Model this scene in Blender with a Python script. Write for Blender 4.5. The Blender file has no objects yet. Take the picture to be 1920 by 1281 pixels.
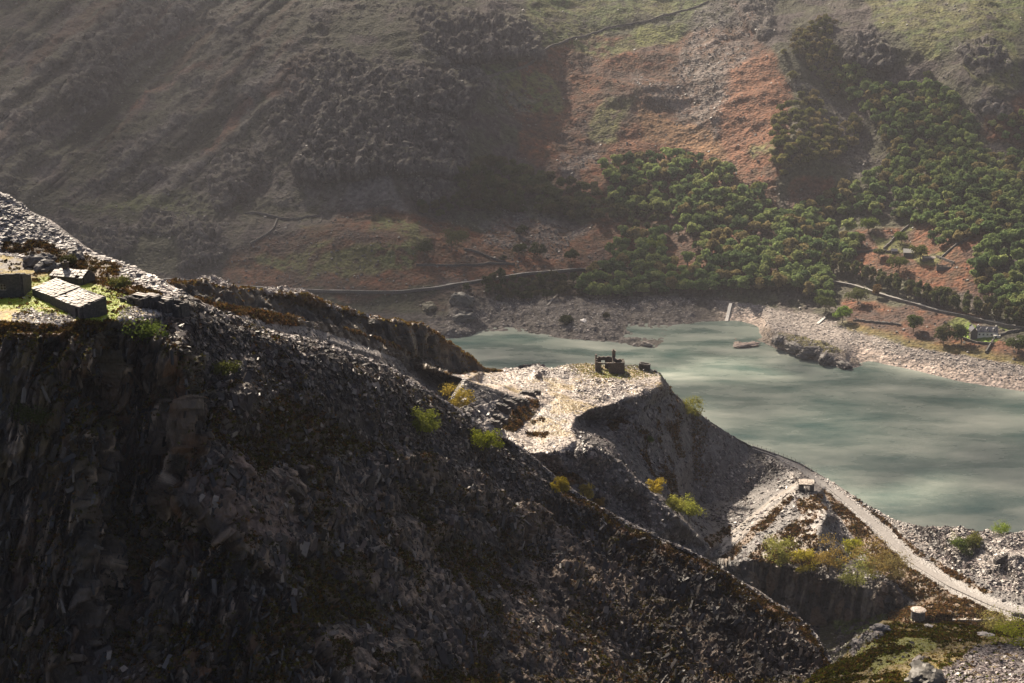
SKY_STR, SUN_STR, EXPO, HAZE, SHADE_CLOUD = .05, 5.0, 1.35, .000085, True
import bpy, math, random
import numpy as np
from mathutils import Vector
from mathutils.geometry import delaunay_2d_cdt
rng = np.random.default_rng(7)
random.seed(7)
sc = bpy.context.scene
COL = sc.collection
PI = math.pi
R = math.radians
# ------------------------------------------------------------------ camera
CAMZ = 250.0
PITCH = R(15.0)
F = 1920 * 50 / 36.0
cam_d = bpy.data.cameras.new('camera')
cam = bpy.data.objects.new('camera', cam_d)
COL.objects.link(cam)
cam.location = (0, 0, CAMZ)
cam.rotation_euler = (R(90) - PITCH, 0, 0)
cam_d.lens = 50
cam_d.sensor_width = 36
cam_d.clip_end = 8000
cam_d.clip_start = 1
sc.camera = cam

def T(py):
    return np.tan(PITCH + np.arctan((np.asarray(py, float) - 640.5) / F))

def unproj(px, py, Y):
    r = (np.asarray(px, float) - 960) / F
    u = (640.5 - np.asarray(py, float)) / F
    dy = math.cos(PITCH) + u * math.sin(PITCH)
    dz = -math.sin(PITCH) + u * math.cos(PITCH)
    t = Y / dy
    return np.stack([t * r, Y + 0 * t, CAMZ + t * dz], -1)

def Yz(py, z):
    return (CAMZ - z) / float(T(py))

def mpp(Y, z):      # metres per photo pixel
    return (Y * math.cos(PITCH) + (CAMZ - z) * math.sin(PITCH)) / F

# ------------------------------------------------------------------ noise
from concurrent.futures import ThreadPoolExecutor
_pool = ThreadPoolExecutor(4)
U = np.uint32
def _hb(ix, iy, iz, s=0):
    h = ix * U(374761393) + iy * U(668265263) + iz * U(2147483629) + U((s * 974634777) & 0xffffffff)
    h = (h ^ (h >> U(13))) * U(1274126177)
    h = (h ^ (h >> U(16))) * U(2246822519)
    return h ^ (h >> U(15))

def _chunked(fn, p, s):
    sh = p.shape[:-1]; q = np.ascontiguousarray(p.reshape(-1, 3), dtype=np.float32)
    res = list(_pool.map(lambda c: fn(c, s), np.array_split(q, max(1, len(q) // 40000))))
    if isinstance(res[0], tuple): return tuple(np.concatenate(r).reshape(sh) for r in zip(*res))
    return np.concatenate(res).reshape(sh)

def _vn(p, s):
    i = np.floor(p); f = p - i; i = i.astype(np.int32).view(U)
    f = f * f * (3 - 2 * f)
    x, y, z = i[:, 0], i[:, 1], i[:, 2]
    X = [x * U(374761393), (x + U(1)) * U(374761393)]; Y = [y * U(668265263), (y + U(1)) * U(668265263)]; Z = [z * U(2147483629), (z + U(1)) * U(2147483629)]
    sd = U((s * 974634777) & 0xffffffff)
    def H(a, b, c):
        h = X[a] + Y[b] + Z[c] + sd
        h = (h ^ (h >> U(13))) * U(1274126177)
        h = (h ^ (h >> U(16))) * U(2246822519)
        return (h >> U(8)).astype(np.float32)
    fx, fy, fz = f[:, 0], f[:, 1], f[:, 2]
    def L(a, b, t): return a + (b - a) * t
    r = L(L(L(H(0, 0, 0), H(1, 0, 0), fx), L(H(0, 1, 0), H(1, 1, 0), fx), fy),
          L(L(H(0, 0, 1), H(1, 0, 1), fx), L(H(0, 1, 1), H(1, 1, 1), fx), fy), fz)
    return r * np.float32(2 / 16777216.0) - 1

def vnoise(p, s=0): return _chunked(_vn, p, s)

def fbm(p, octv=4, s=0, gain=.5, ridged=False):
    p = np.asarray(p, np.float32)
    a, t, w = 1.0, 0, 0
    for k in range(octv):
        n = vnoise(p * np.float32(2.03 ** k) + np.float32(17.3 * k), s + k)
        if ridged: n = 1 - 2 * np.abs(n)
        t = t + a * n; w += a; a *= gain
    return t / w

def _vo(p, s):
    i = np.floor(p).astype(np.int32).view(U); fr = p - np.floor(p)
    f1 = np.full(len(p), 9.0, np.float32); f2 = f1.copy(); cv = f1 * 0
    k = np.float32(1 / 1024.)
    for dx in (-1, 0, 1):
        for dy in (-1, 0, 1):
            for dz in (-1, 0, 1):
                h = _hb(i[:, 0] + U(dx & 0xffffffff), i[:, 1] + U(dy & 0xffffffff), i[:, 2] + U(dz & 0xffffffff), s)
                d = (dx + (h & U(1023)).astype(np.float32) * k - fr[:, 0]) ** 2
                d += (dy + ((h >> U(10)) & U(1023)).astype(np.float32) * k - fr[:, 1]) ** 2
                d += (dz + ((h >> U(20)) & U(1023)).astype(np.float32) * k - fr[:, 2]) ** 2
                m = d < f1
                f2 = np.where(m, f1, np.minimum(f2, d))
                cv = np.where(m, (((h * U(2654435761)) >> U(12)) & U(4095)).astype(np.float32) / 4096, cv)
                f1 = np.where(m, d, f1)
    return cv, np.sqrt(f1), np.sqrt(f2)

def voro(p, s=0):
    """cell value, F1, F2"""
    return _chunked(_vo, p, s)

def smooth(a, b, x):
    t = np.clip((x - a) / (b - a), 0, 1)
    return t * t * (3 - 2 * t)

def inpoly(px, py, poly):
    r = np.zeros(px.shape, bool)
    n = len(poly)
    for k in range(n):
        x1, y1 = poly[k]; x2, y2 = poly[(k + 1) % n]
        if y1 == y2: continue
        c = ((y1 > py) != (y2 > py)) & (px < (x2 - x1) * (py - y1) / (y2 - y1) + x1)
        r ^= c
    return r.astype(np.float32)

def linemask(px, py, line, w):
    """1 on a polyline, falling to 0 at w"""
    d = np.full(px.shape, 1e9)
    for (x1, y1), (x2, y2) in zip(line[:-1], line[1:]):
        dx, dy = x2 - x1, y2 - y1
        t = np.clip(((px - x1) * dx + (py - y1) * dy) / (dx * dx + dy * dy + 1e-9), 0, 1)
        d = np.minimum(d, np.hypot(px - x1 - t * dx, py - y1 - t * dy))
    return d / w

def blur(a, n):
    if n < 1: return a
    for ax in (0, 1):
        p = [(0, 0)] * a.ndim; p[ax] = (n + 1, n)
        c = np.cumsum(np.pad(a, p, mode='edge'), axis=ax)
        k = 2 * n + 1
        a = (np.take(c, range(k, c.shape[ax]), ax) - np.take(c, range(0, c.shape[ax] - k), ax)) / k
    return a

# ------------------------------------------------------------------ mesh helpers
def mesh_from(name, V, Fc, mats=(), col=None, smooth_=False, mi=None):
    """V (n,3); Fc (m,k) same-size faces or list of such arrays"""
    me = bpy.data.meshes.new(name)
    if not isinstance(Fc, list) or not hasattr(Fc[0][0], '__len__'): Fc = [Fc]
    Fc = [np.asarray(f, np.int32) for f in Fc if len(f)]
    V = np.asarray(V, np.float32)
    me.vertices.add(len(V)); me.vertices.foreach_set('co', V.ravel())
    nl = sum(f.size for f in Fc); npoly = sum(len(f) for f in Fc)
    me.loops.add(nl); me.polygons.add(npoly)
    me.loops.foreach_set('vertex_index', np.concatenate([f.ravel() for f in Fc]))
    tot = np.concatenate([np.full(len(f), f.shape[1], np.int32) for f in Fc])
    st = np.concatenate([[0], np.cumsum(tot)[:-1]]).astype(np.int32)
    me.polygons.foreach_set('loop_start', st)
    me.polygons.foreach_set('use_smooth', np.full(npoly, smooth_, bool))
    if mi is not None: me.polygons.foreach_set('material_index', np.asarray(mi, np.int32))
    for m in mats: me.materials.append(m)
    me.update(calc_edges=True)
    if col is not None:
        ca = me.color_attributes.new('Col', 'FLOAT_COLOR', 'POINT')
        c4 = np.ones((len(V), 4), np.float32); c4[:, :col.shape[1]] = col
        ca.data.foreach_set('color', c4.ravel())
    return me

def link(name, me, parent=None):
    o = bpy.data.objects.new(name, me)
    COL.objects.link(o)
    if parent is not None: o.parent = parent
    return o

def tag(o, label=None, cat=None, group=None, kind=None):
    if label: o['label'] = label
    if cat: o['category'] = cat
    if group: o['group'] = group
    if kind: o['kind'] = kind
    return o

def empty(name, loc, rz=0, **k):
    o = bpy.data.objects.new(name, None); COL.objects.link(o)
    o.location = [float(c) for c in loc]; o.rotation_euler = (0, 0, rz)
    o.empty_display_size = 0.5
    return tag(o, **k)

# ------------------------------------------------------------------ materials
def N(nt, t, **k):
    n = nt.nodes.new(t)
    for a, b in k.items(): setattr(n, a, b)
    return n

def new_mat(name):
    m = bpy.data.materials.new(name); m.use_nodes = True
    nt = m.node_tree
    return m, nt, nt.nodes['Principled BSDF'], nt.nodes['Material Output']

def terrain_mat(name, rough=.7, spec=.4, bs=1.2, bump=.6, dist=.3, var=.35, voron=True, vstretch=None):
    m, nt, bs_, out = new_mat(name)
    L = nt.links
    at = N(nt, 'ShaderNodeAttribute', attribute_name='Col')
    tc = N(nt, 'ShaderNodeNewGeometry')
    mp = N(nt, 'ShaderNodeMapping')
    L.new(tc.outputs['Position'], mp.inputs['Vector'])
    if vstretch: mp.inputs['Scale'].default_value = vstretch
    n1 = N(nt, 'ShaderNodeTexNoise'); n1.inputs['Scale'].default_value = bs * .6; n1.inputs['Detail'].default_value = 8; n1.inputs['Roughness'].default_value = .7
    L.new(mp.outputs[0], n1.inputs['Vector'])
    mr = N(nt, 'ShaderNodeMapRange')
    mr.inputs[1].default_value = .3; mr.inputs[2].default_value = .7
    mr.inputs[3].default_value = 1 - var; mr.inputs[4].default_value = 1 + var
    L.new(n1.outputs['Fac'], mr.inputs[0])
    mx = N(nt, 'ShaderNodeVectorMath', operation='SCALE')
    L.new(at.outputs['Color'], mx.inputs[0]); L.new(mr.outputs[0], mx.inputs['Scale'])
    L.new(mx.outputs[0], bs_.inputs['Base Color'])
    h = n1.outputs['Fac']
    if voron:
        v = N(nt, 'ShaderNodeTexVoronoi'); v.inputs['Scale'].default_value = bs
        try: v.inputs['Randomness'].default_value = 1
        except Exception: pass
        L.new(mp.outputs[0], v.inputs['Vector'])
        ad = N(nt, 'ShaderNodeMath', operation='MULTIPLY_ADD')
        L.new(v.outputs['Distance'], ad.inputs[0]); ad.inputs[1].default_value = .9
        L.new(n1.outputs['Fac'], ad.inputs[2])
        h = ad.outputs[0]
    bp = N(nt, 'ShaderNodeBump'); bp.inputs['Strength'].default_value = bump; bp.inputs['Distance'].default_value = dist
    L.new(h, bp.inputs['Height']); L.new(bp.outputs[0], bs_.inputs['Normal'])
    bs_.inputs['Roughness'].default_value = rough
    bs_.inputs['Specular IOR Level'].default_value = spec
    return m

def leaf_mat(name, trans=.45, var=.35, usecol=True):
    """foliage: colour from the object's own colour (or the Col attribute), part of the light passes through"""
    m, nt, b, out = new_mat(name)
    L = nt.links
    nt.nodes.remove(b)
    if usecol:
        src = N(nt, 'ShaderNodeObjectInfo').outputs['Color']
    else:
        src = N(nt, 'ShaderNodeAttribute', attribute_name='Col').outputs['Color']
    g = N(nt, 'ShaderNodeNewGeometry')
    n1 = N(nt, 'ShaderNodeTexNoise'); n1.inputs['Scale'].default_value = .9; n1.inputs['Detail'].default_value = 4
    L.new(g.outputs['Position'], n1.inputs['Vector'])
    mr = N(nt, 'ShaderNodeMapRange'); mr.inputs[1].default_value = .3; mr.inputs[2].default_value = .7
    mr.inputs[3].default_value = 1 - var; mr.inputs[4].default_value = 1 + var
    L.new(n1.outputs['Fac'], mr.inputs[0])
    mx = N(nt, 'ShaderNodeVectorMath', operation='SCALE'); L.new(src, mx.inputs[0]); L.new(mr.outputs[0], mx.inputs['Scale'])
    d = N(nt, 'ShaderNodeBsdfDiffuse'); t = N(nt, 'ShaderNodeBsdfTranslucent')
    L.new(mx.outputs[0], d.inputs['Color']); L.new(mx.outputs[0], t.inputs['Color'])
    mix = N(nt, 'ShaderNodeMixShader'); mix.inputs[0].default_value = trans
    L.new(d.outputs[0], mix.inputs[1]); L.new(t.outputs[0], mix.inputs[2]); L.new(mix.outputs[0], out.inputs['Surface'])
    return m

def plain_mat(name, c, rough=.8, spec=.3, bump=0, bs=3, var=.2, metal=0):
    m, nt, b, out = new_mat(name); L = nt.links
    g = N(nt, 'ShaderNodeTexCoord')
    n1 = N(nt, 'ShaderNodeTexNoise'); n1.inputs['Scale'].default_value = bs; n1.inputs['Detail'].default_value = 6
    L.new(g.outputs['Object'], n1.inputs['Vector'])
    cr = N(nt, 'ShaderNodeValToRGB')
    cr.color_ramp.elements[0].position = .3; cr.color_ramp.elements[1].position = .7
    cr.color_ramp.elements[0].color = (*[x * (1 - var) for x in c], 1); cr.color_ramp.elements[1].color = (*[min(1, x * (1 + var)) for x in c], 1)
    L.new(n1.outputs['Fac'], cr.inputs[0]); L.new(cr.outputs[0], b.inputs['Base Color'])
    b.inputs['Roughness'].default_value = rough; b.inputs['Specular IOR Level'].default_value = spec; b.inputs['Metallic'].default_value = metal
    if bump:
        bp = N(nt, 'ShaderNodeBump'); bp.inputs['Strength'].default_value = bump; bp.inputs['Distance'].default_value = .1
        L.new(n1.outputs['Fac'], bp.inputs['Height']); L.new(bp.outputs[0], b.inputs['Normal'])
    return m

def stone_mat(name, c1, c2, bw=.55, bh=.16, rough=.75):
    """coursed rubble: brick texture in the wall's own plane"""
    m, nt, b, out = new_mat(name); L = nt.links
    g = N(nt, 'ShaderNodeTexCoord')
    sep = N(nt, 'ShaderNodeSeparateXYZ'); L.new(g.outputs['Object'], sep.inputs[0])
    ad = N(nt, 'ShaderNodeMath', operation='ADD'); L.new(sep.outputs[0], ad.inputs[0]); L.new(sep.outputs[1], ad.inputs[1])
    cb = N(nt, 'ShaderNodeCombineXYZ'); L.new(ad.outputs[0], cb.inputs[0]); L.new(sep.outputs[2], cb.inputs[1])
    br = N(nt, 'ShaderNodeTexBrick'); L.new(cb.outputs[0], br.inputs['Vector'])
    br.inputs['Color1'].default_value = (*c1, 1); br.inputs['Color2'].default_value = (*c2, 1); br.inputs['Mortar'].default_value = (.015, .014, .013, 1)
    br.inputs['Scale'].default_value = 1; br.inputs['Brick Width'].default_value = bw; br.inputs['Row Height'].default_value = bh
    br.inputs['Mortar Size'].default_value = .02
    n1 = N(nt, 'ShaderNodeTexNoise'); n1.inputs['Scale'].default_value = 2.5; n1.inputs['Detail'].default_value = 8
    L.new(g.outputs['Object'], n1.inputs['Vector'])
    mr = N(nt, 'ShaderNodeMapRange'); mr.inputs[1].default_value = .3; mr.inputs[2].default_value = .7; mr.inputs[3].default_value = .5; mr.inputs[4].default_value = 1.5
    L.new(n1.outputs['Fac'], mr.inputs[0])
    mx = N(nt, 'ShaderNodeVectorMath', operation='SCALE'); L.new(br.outputs['Color'], mx.inputs[0]); L.new(mr.outputs[0], mx.inputs['Scale'])
    L.new(mx.outputs[0], b.inputs['Base Color'])
    bp = N(nt, 'ShaderNodeBump'); bp.inputs['Strength'].default_value = .8; bp.inputs['Distance'].default_value = .06
    ad2 = N(nt, 'ShaderNodeMath', operation='MULTIPLY_ADD'); L.new(br.outputs['Fac'], ad2.inputs[0]); ad2.inputs[1].default_value = -.6; L.new(n1.outputs['Fac'], ad2.inputs[2])
    L.new(ad2.outputs[0], bp.inputs['Height']); L.new(bp.outputs[0], b.inputs['Normal'])
    b.inputs['Roughness'].default_value = rough
    return m

# ------------------------------------------------------------------ terrain sheets
class Sheet:
    """A piece of ground: control lines (photo position + distance) are triangulated, softened and roughened in 3D."""
    def __init__(s, px0, px1, top, bot, nx, ny, lines, soft=2, vpow=1.0):
        s.px0, s.px1, s.top, s.bot, s.nx, s.ny, s.vpow = px0, px1, top, bot, nx, ny, vpow
        u = np.linspace(px0, px1, nx); v = np.linspace(0, 1, ny) ** vpow
        t = s.line(top, u); b = s.line(bot, u)
        s.PX = np.repeat(u[None], ny, 0); s.PY = t[None] + (b - t)[None] * v[:, None]
        pts, edges, vals = [], [], []
        for ln in lines:
            k0 = len(pts)
            for (x, y, Y) in ln:
                pts.append(Vector((x, y))); vals.append(1.0 / Y)
            edges += [(k0 + i, k0 + i + 1) for i in range(len(ln) - 1)]
        vo, eo, fo, ov, _, _ = delaunay_2d_cdt(pts, edges, [], 0, 1e-4)
        W = np.zeros(len(vo)); known = np.zeros(len(vo), bool)
        for i, o in enumerate(ov):
            if o: W[i] = np.mean([vals[j] for j in o]); known[i] = True
        for i in np.where(~known)[0]:
            d = sorted((( vo[i] - p).length, v_) for p, v_ in zip(pts, vals))[:2]
            W[i] = np.mean([q[1] for q in d])
        I = np.full(s.PX.shape, np.nan)
        XV = np.array([tuple(p) for p in vo])
        for f in fo:
            for q in range(1, len(f) - 1):
                tri = [f[0], f[q], f[q + 1]]
                (x0, y0), (x1, y1), (x2, y2) = XV[tri]
                c0 = np.searchsorted(u, min(x0, x1, x2) - 1e-6); c1 = np.searchsorted(u, max(x0, x1, x2) + 1e-6)
                if c1 <= c0: continue
                X = s.PX[:, c0:c1]; Yy = s.PY[:, c0:c1]
                det = (y1 - y2) * (x0 - x2) + (x2 - x1) * (y0 - y2)
                if abs(det) < 1e-9: continue
                a = ((y1 - y2) * (X - x2) + (x2 - x1) * (Yy - y2)) / det
                b_ = ((y2 - y0) * (X - x2) + (x0 - x2) * (Yy - y2)) / det
                c = 1 - a - b_
                m = (a >= -1e-6) & (b_ >= -1e-6) & (c >= -1e-6)
                sub = I[:, c0:c1]; val = a * W[tri[0]] + b_ * W[tri[1]] + c * W[tri[2]]
                sub[m] = val[m]
        if np.isnan(I).any():       # outside the hull: carry the nearest value along the column, then row
            for _ in range(2):
                for k in range(1, ny):
                    m = np.isnan(I[k]); I[k][m] = I[k - 1][m]
                for k in range(ny - 2, -1, -1):
                    m = np.isnan(I[k]); I[k][m] = I[k + 1][m]
                for k in range(1, nx):
                    m = np.isnan(I[:, k]); I[m, k] = I[m, k - 1]
                for k in range(nx - 2, -1, -1):
                    m = np.isnan(I[:, k]); I[m, k] = I[m, k + 1]
        s.I = blur(blur(I, soft), soft)
        s.P = unproj(s.PX, s.PY, 1 / s.I)
    @staticmethod
    def line(l, x):
        a = np.array(l, float); return np.interp(x, a[:, 0], a[:, 1])
    def normals(s, P=None):
        P = s.P if P is None else P
        du = np.gradient(P, axis=1); dv = np.gradient(P, axis=0)
        n = np.cross(dv, du); n /= np.linalg.norm(n, axis=-1, keepdims=True) + 1e-9
        n[(n[..., 1] > 0) & (n[..., 2] < 0)] *= -1
        return n
    def at(s, px, py):
        u = np.clip((np.asarray(px, float) - s.px0) / (s.px1 - s.px0) * (s.nx - 1), 0, s.nx - 1.001)
        t = s.line(s.top, px); b = s.line(s.bot, px)
        v = np.clip((py - t) / (b - t), 0, 1) ** (1 / s.vpow) * (s.ny - 1); v = np.clip(v, 0, s.ny - 1.001)
        i = np.floor(u).astype(int); j = np.floor(v).astype(int); fu = (u - i)[..., None]; fv = (v - j)[..., None]
        P = s.P
        return (P[j, i] * (1 - fu) + P[j, i + 1] * fu) * (1 - fv) + (P[j + 1, i] * (1 - fu) + P[j + 1, i + 1] * fu) * fv
    def build(s, name, mat, col, back=None, label=None):
        P = s.P; C = col
        if back:
            rows = []; crows = []
            for d, f in reversed(back):
                q = P[0].copy(); q[:, 1] += d; q[:, 2] -= f
                q[:, 2] += 1.5 * vnoise(q * .08, 3)
                rows.append(q); crows.append(C[0])
            P = np.concatenate([np.array(rows), P]); C = np.concatenate([np.array(crows), C])
        ny, nx = P.shape[:2]
        idx = np.arange(ny * nx).reshape(ny, nx)
        Fq = np.stack([idx[:-1, :-1], idx[1:, :-1], idx[1:, 1:], idx[:-1, 1:]], -1).reshape(-1, 4)
        me = mesh_from(name, P.reshape(-1, 3), Fq, [mat], C.reshape(-1, 3), True)
        o = link(name, me); tag(o, label=label, cat='terrain', kind='structure')
        return o

def mixc(c, col, m):
    return c + (np.array(col) - c) * np.clip(m, 0, 1)[..., None]

def shards(name, sheet, mask, n, size, col, mat, flat=.35, thick=.16, lift=.1, label=None, aspect=(.45, .9), pref=None, cvar=.35, upright=False):
    """loose slates lying on a sheet, one object"""
    w = np.clip(mask, 0, 1)[:-1, :-1].ravel().astype(float); w /= w.sum()
    k = rng.choice(len(w), n, p=w)
    j, i = np.divmod(k, sheet.nx - 1)
    a, b = rng.random(n)[:, None], rng.random(n)[:, None]
    P = sheet.P
    p = (P[j, i] * (1 - a) + P[j, i + 1] * a) * (1 - b) + (P[j + 1, i] * (1 - a) + P[j + 1, i + 1] * a) * b
    nr = sheet.normals()[j, i] + rng.normal(0, flat, (n, 3))
    if pref is not None: nr = nr * .6 + np.array(pref)
    nr /= np.linalg.norm(nr, axis=1, keepdims=True)
    t = rng.normal(0, 1, (n, 3))
    if upright: t = t * .35 + np.array([.25, .1, 1.0])
    t -= (t * nr).sum(1)[:, None] * nr; t /= np.linalg.norm(t, axis=1, keepdims=True)
    b2 = np.cross(nr, t)
    l = size[0] * (size[1] / size[0]) ** (rng.random(n) ** 2.8)
    wd = l * rng.uniform(*aspect, n); th = l * thick * rng.uniform(.5, 1.5, n)
    sg = np.array([[-1, -1, -1], [1, -1, -1], [1, 1, -1], [-1, 1, -1], [-1, -1, 1], [1, -1, 1], [1, 1, 1], [-1, 1, 1]], float) * .5
    jit = sg[None] * rng.uniform(.65, 1.1, (n, 8, 3))
    V = p[:, None] + nr[:, None] * (lift * l)[:, None, None] + jit[..., :1] * (t * l[:, None])[:, None] + jit[..., 1:2] * (b2 * wd[:, None])[:, None] + jit[..., 2:] * (nr * th[:, None])[:, None]
    fq = np.array([[4, 5, 6, 7], [0, 1, 5, 4], [1, 2, 6, 5], [2, 3, 7, 6], [3, 0, 4, 7], [0, 3, 2, 1]])
    Fq = (np.arange(n)[:, None, None] * 8 + fq[None]).reshape(-1, 4)
    c = np.array(col)[rng.integers(0, len(col), n)] * rng.uniform(1 - cvar, 1 + cvar, (n, 1))
    me = mesh_from(name, V.reshape(-1, 3), Fq, [mat], np.repeat(c, 8, 0))
    o = link(name, me); return tag(o, label=label, cat='scree', kind='stuff')

def tufts(name, sheet, mask, n, size, col, mat, per=7, label=None, cat='heather', up=.8, spread=1.0):
    """low bushes: little sprays of leaf faces standing on a sheet, one object"""
    w = np.clip(mask, 0, 1)[:-1, :-1].ravel().astype(float); w /= w.sum()
    k = rng.choice(len(w), n, p=w); j, i = np.divmod(k, sheet.nx - 1)
    a, b = rng.random(n)[:, None], rng.random(n)[:, None]; P = sheet.P
    p = (P[j, i] * (1 - a) + P[j, i + 1] * a) * (1 - b) + (P[j + 1, i] * (1 - a) + P[j + 1, i + 1] * a) * b
    s = rng.uniform(size[0], size[1], n)
    m = n * per
    d = rng.normal(0, 1, (m, 3)); d[:, 2] = np.abs(d[:, 2]) * up; d /= np.linalg.norm(d, axis=1, keepdims=True)
    S = np.repeat(s, per)[:, None]
    c = np.repeat(p, per, 0) + d * S * rng.uniform(.3, 1, (m, 1)) * spread
    nr = d + rng.normal(0, .5, (m, 3)); nr /= np.linalg.norm(nr, axis=1, keepdims=True)
    t = rng.normal(0, 1, (m, 3)); t -= (t * nr).sum(1)[:, None] * nr; t /= np.linalg.norm(t, axis=1, keepdims=True)
    b2 = np.cross(nr, t); q = S * rng.uniform(.25, .6, (m, 1))
    V = np.stack([c - t * q, c + b2 * q * .7, c + t * q, c - b2 * q * .7], 1).reshape(-1, 3)
    cc = np.repeat(np.array(col)[rng.integers(0, len(col), n)] * rng.uniform(.6, 1.4, (n, 1)), per * 4, 0)
    me = mesh_from(name, V, np.arange(m * 4).reshape(-1, 4), [mat], cc)
    o = link(name, me); return tag(o, label=label, cat=cat, kind='stuff')
# ------------------------------------------------------------------ palette (real base colours)
ROCK = (.085, .076, .074); ROCKD = (.05, .044, .042); SLATE = (.13, .118, .122); SLATEP = (.12, .098, .108)
SCREE = (.17, .15, .14); BRACK = (.15, .055, .026); BRACKD = (.08, .038, .024); GRASS = (.10, .115, .03); GRASSB = (.15, .2, .02)
HEATH = (.05, .05, .03); MOSS = (.09, .085, .02); ORANGE = (.2, .10, .025); SHORE = (.3, .25, .215)

# ================================================================== FAR MOUNTAIN AND SHORE
def z_(l): return [(x, y, Yz(y, z)) for x, y, z in l]
SHORELINE = [(-300,645),(300,655),(600,655),(700,642),(820,637),(850,634),(880,629),(915,617),(950,613),(985,619),(1010,627),(1060,635),(1110,638),(1150,641),(1195,649),(1238,653),(1250,648),(1215,640),(1178,634),(1166,622),(1162,612),(1200,608),(1260,606),(1300,603),(1350,601),(1372,598),(1400,603),(1430,612),(1436,640),(1475,655),(1530,672),(1575,686),(1603,691),(1614,684),(1607,676),(1640,677),(1700,690),(1800,715),(1920,734),(2050,752),(2250,790)]
RX = [-300, 0, 300, 450, 600, 760, 900, 1090, 1300, 1450, 1560, 1650, 1750, 1850, 1920, 2250]
RY = [560, 545, 525, 538, 547, 547, 527, 506, 511, 526, 531, 553, 581, 604, 618, 705]
_rows = {}
for x_, y_ in zip(RX, RY):
    z0 = 20.; Y0 = Yz(y_, z0)
    for py_, s_ in ((420, .36), (300, .5), (150, .56), (0, .54), (-200, .58), (-450, .62)):
        if x_ > 1700 and py_ == 420: s_ = .30
        Y1 = (CAMZ - z0 + s_ * Y0) / (float(T(py_)) + s_); z0 = CAMZ - float(T(py_)) * Y1; Y0 = Y1
        _rows.setdefault(py_, []).append((x_, py_, Y1))
M_lines = list(_rows.values()) + [
    z_([(-300,560,20),(320,524,20),(450,538,20),(600,547,20),(700,548,20),(760,547,20),(830,539,20),(900,527,21),(980,515,22),(1090,506,22),(1200,505,22),(1300,511,22),(1450,526,22),(1560,531,21),(1600,536,21),(1650,553,20),(1750,581,20),(1850,604,19),(1920,618,19),(2250,705,17)]),
    z_([(-300,600,9),(600,590,9),(800,580,9),(900,572,9),(1000,560,8),(1150,560,8),(1300,562,8),(1375,570,8),(1440,577,8),(1500,588,8),(1540,602,8),(1600,627,8),(1700,655,8),(1800,672,8),(1920,692,8),(2250,750,8)]),
    z_([(x, y, -.15) for x, y in SHORELINE]),
    z_([(1010,606,4),(1100,610,6),(1150,618,5)]), z_([(1180,645,2.4),(1215,647,2.8),(1232,650,1.5)]),
    z_([(1445,628,7),(1490,636,7),(1540,650,7),(1590,668,5)]), z_([(1450,645,5),(1500,660,6),(1560,676,5),(1590,684,3)]),
    z_([(1180,626,-2),(1200,632,-2.5)]), z_([(1380,625,-3),(1410,640,-3),(1430,660,-3)]),
    z_([(1385,641,1.0),(1405,650,1.3),(1422,653,.8)]),
    z_([(-300,700,-6),(600,700,-6),(850,665,-5),(1000,650,-4),(1150,668,-5),(1300,640,-4),(1390,670,-4),(1500,690,-4),(1620,720,-4),(1800,750,-4),(2250,840,-6)]),
    z_([(-300,860,-20),(2250,870,-20)]),
]
M = Sheet(-300, 2250, [(-300,-450),(2250,-450)], [(-300,690),(850,690),(1250,690),(1620,745),(2250,860)], 1300, 640, M_lines, soft=5, vpow=.75)
PX, PY = M.PX, M.PY
Y = 1 / M.I
def gb(cx, cy, rx, ry, a, rot=0):
    c, s_ = math.cos(rot), math.sin(rot)
    dx, dy = PX - cx, PY - cy
    x = (dx * c + dy * s_) / rx; y = (-dx * s_ + dy * c) / ry
    return a * np.exp(-(x * x + y * y))
def plateau(poly, a, sm, seed=0, jit=25):
    q = np.stack([PX * .012, PY * .012, 0 * PX + seed], -1)
    m = inpoly(PX + jit * fbm(q, 3, seed), PY + jit * fbm(q, 3, seed + 9), poly)
    return a * blur(blur(m, sm), sm)
dY = (gb(690,190,210,150,36) + gb(905,60,130,80,28) - gb(985,260,90,190,16) - gb(430,250,90,200,18,-.7)
      + gb(380,440,170,45,16) + gb(690,450,140,40,14) + gb(1560,70,110,90,45) - gb(1640,300,40,190,26,-.5)
      + gb(1850,130,110,100,45) + gb(1720,60,70,60,30) + gb(1390,230,140,180,18) + gb(1500,270,60,70,20) + gb(880,560,50,30,8) + gb(805,590,80,22,8)
      + gb(1850,400,180,120,18) + gb(1180,180,60,60,12))
CRAGS = [[(540,110),(640,95),(760,150),(830,190),(870,250),(860,340),(780,330),(700,320),(560,330),(520,220)],
         [(775,30),(860,20),(1000,50),(1010,100),(960,100),(880,120),(800,80)],
         [(700,110),(880,130),(905,170),(860,215),(760,180)],
         [(1590,90),(1640,60),(1690,110),(1680,140),(1600,120)], [(1390,10),(1450,0),(1440,60),(1410,70)],
         [(1800,90),(1870,80),(1900,130),(1840,150)], [(1830,200),(1900,190),(1900,230)],
         [(200,40),(260,20),(230,150),(150,220),(120,180)], [(400,300),(480,260),(470,360),(420,390)],
         [(270,400),(440,405),(400,440),(260,440)], [(100,420),(270,430),(250,480),(140,500)], [(350,450),(430,440),(420,490),(350,500)],
         [(780,320),(850,340),(800,390),(760,360)], [(250,50),(330,0),(360,20),(270,110)], [(850,540),(885,545),(885,585),(850,585)], [(800,590),(880,590),(890,630),(790,625)]]
crag = np.zeros_like(PX)
for k, pl in enumerate(CRAGS):
    m = plateau(pl, 1.0, 3, k, 22); crag = np.maximum(crag, m)
    cy = min(p[1] for p in pl); ch = max(p[1] for p in pl) - cy
    dY += m * 16 * np.clip((PY - cy) / ch, 0, 1) * min(1, ch / 90)
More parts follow.
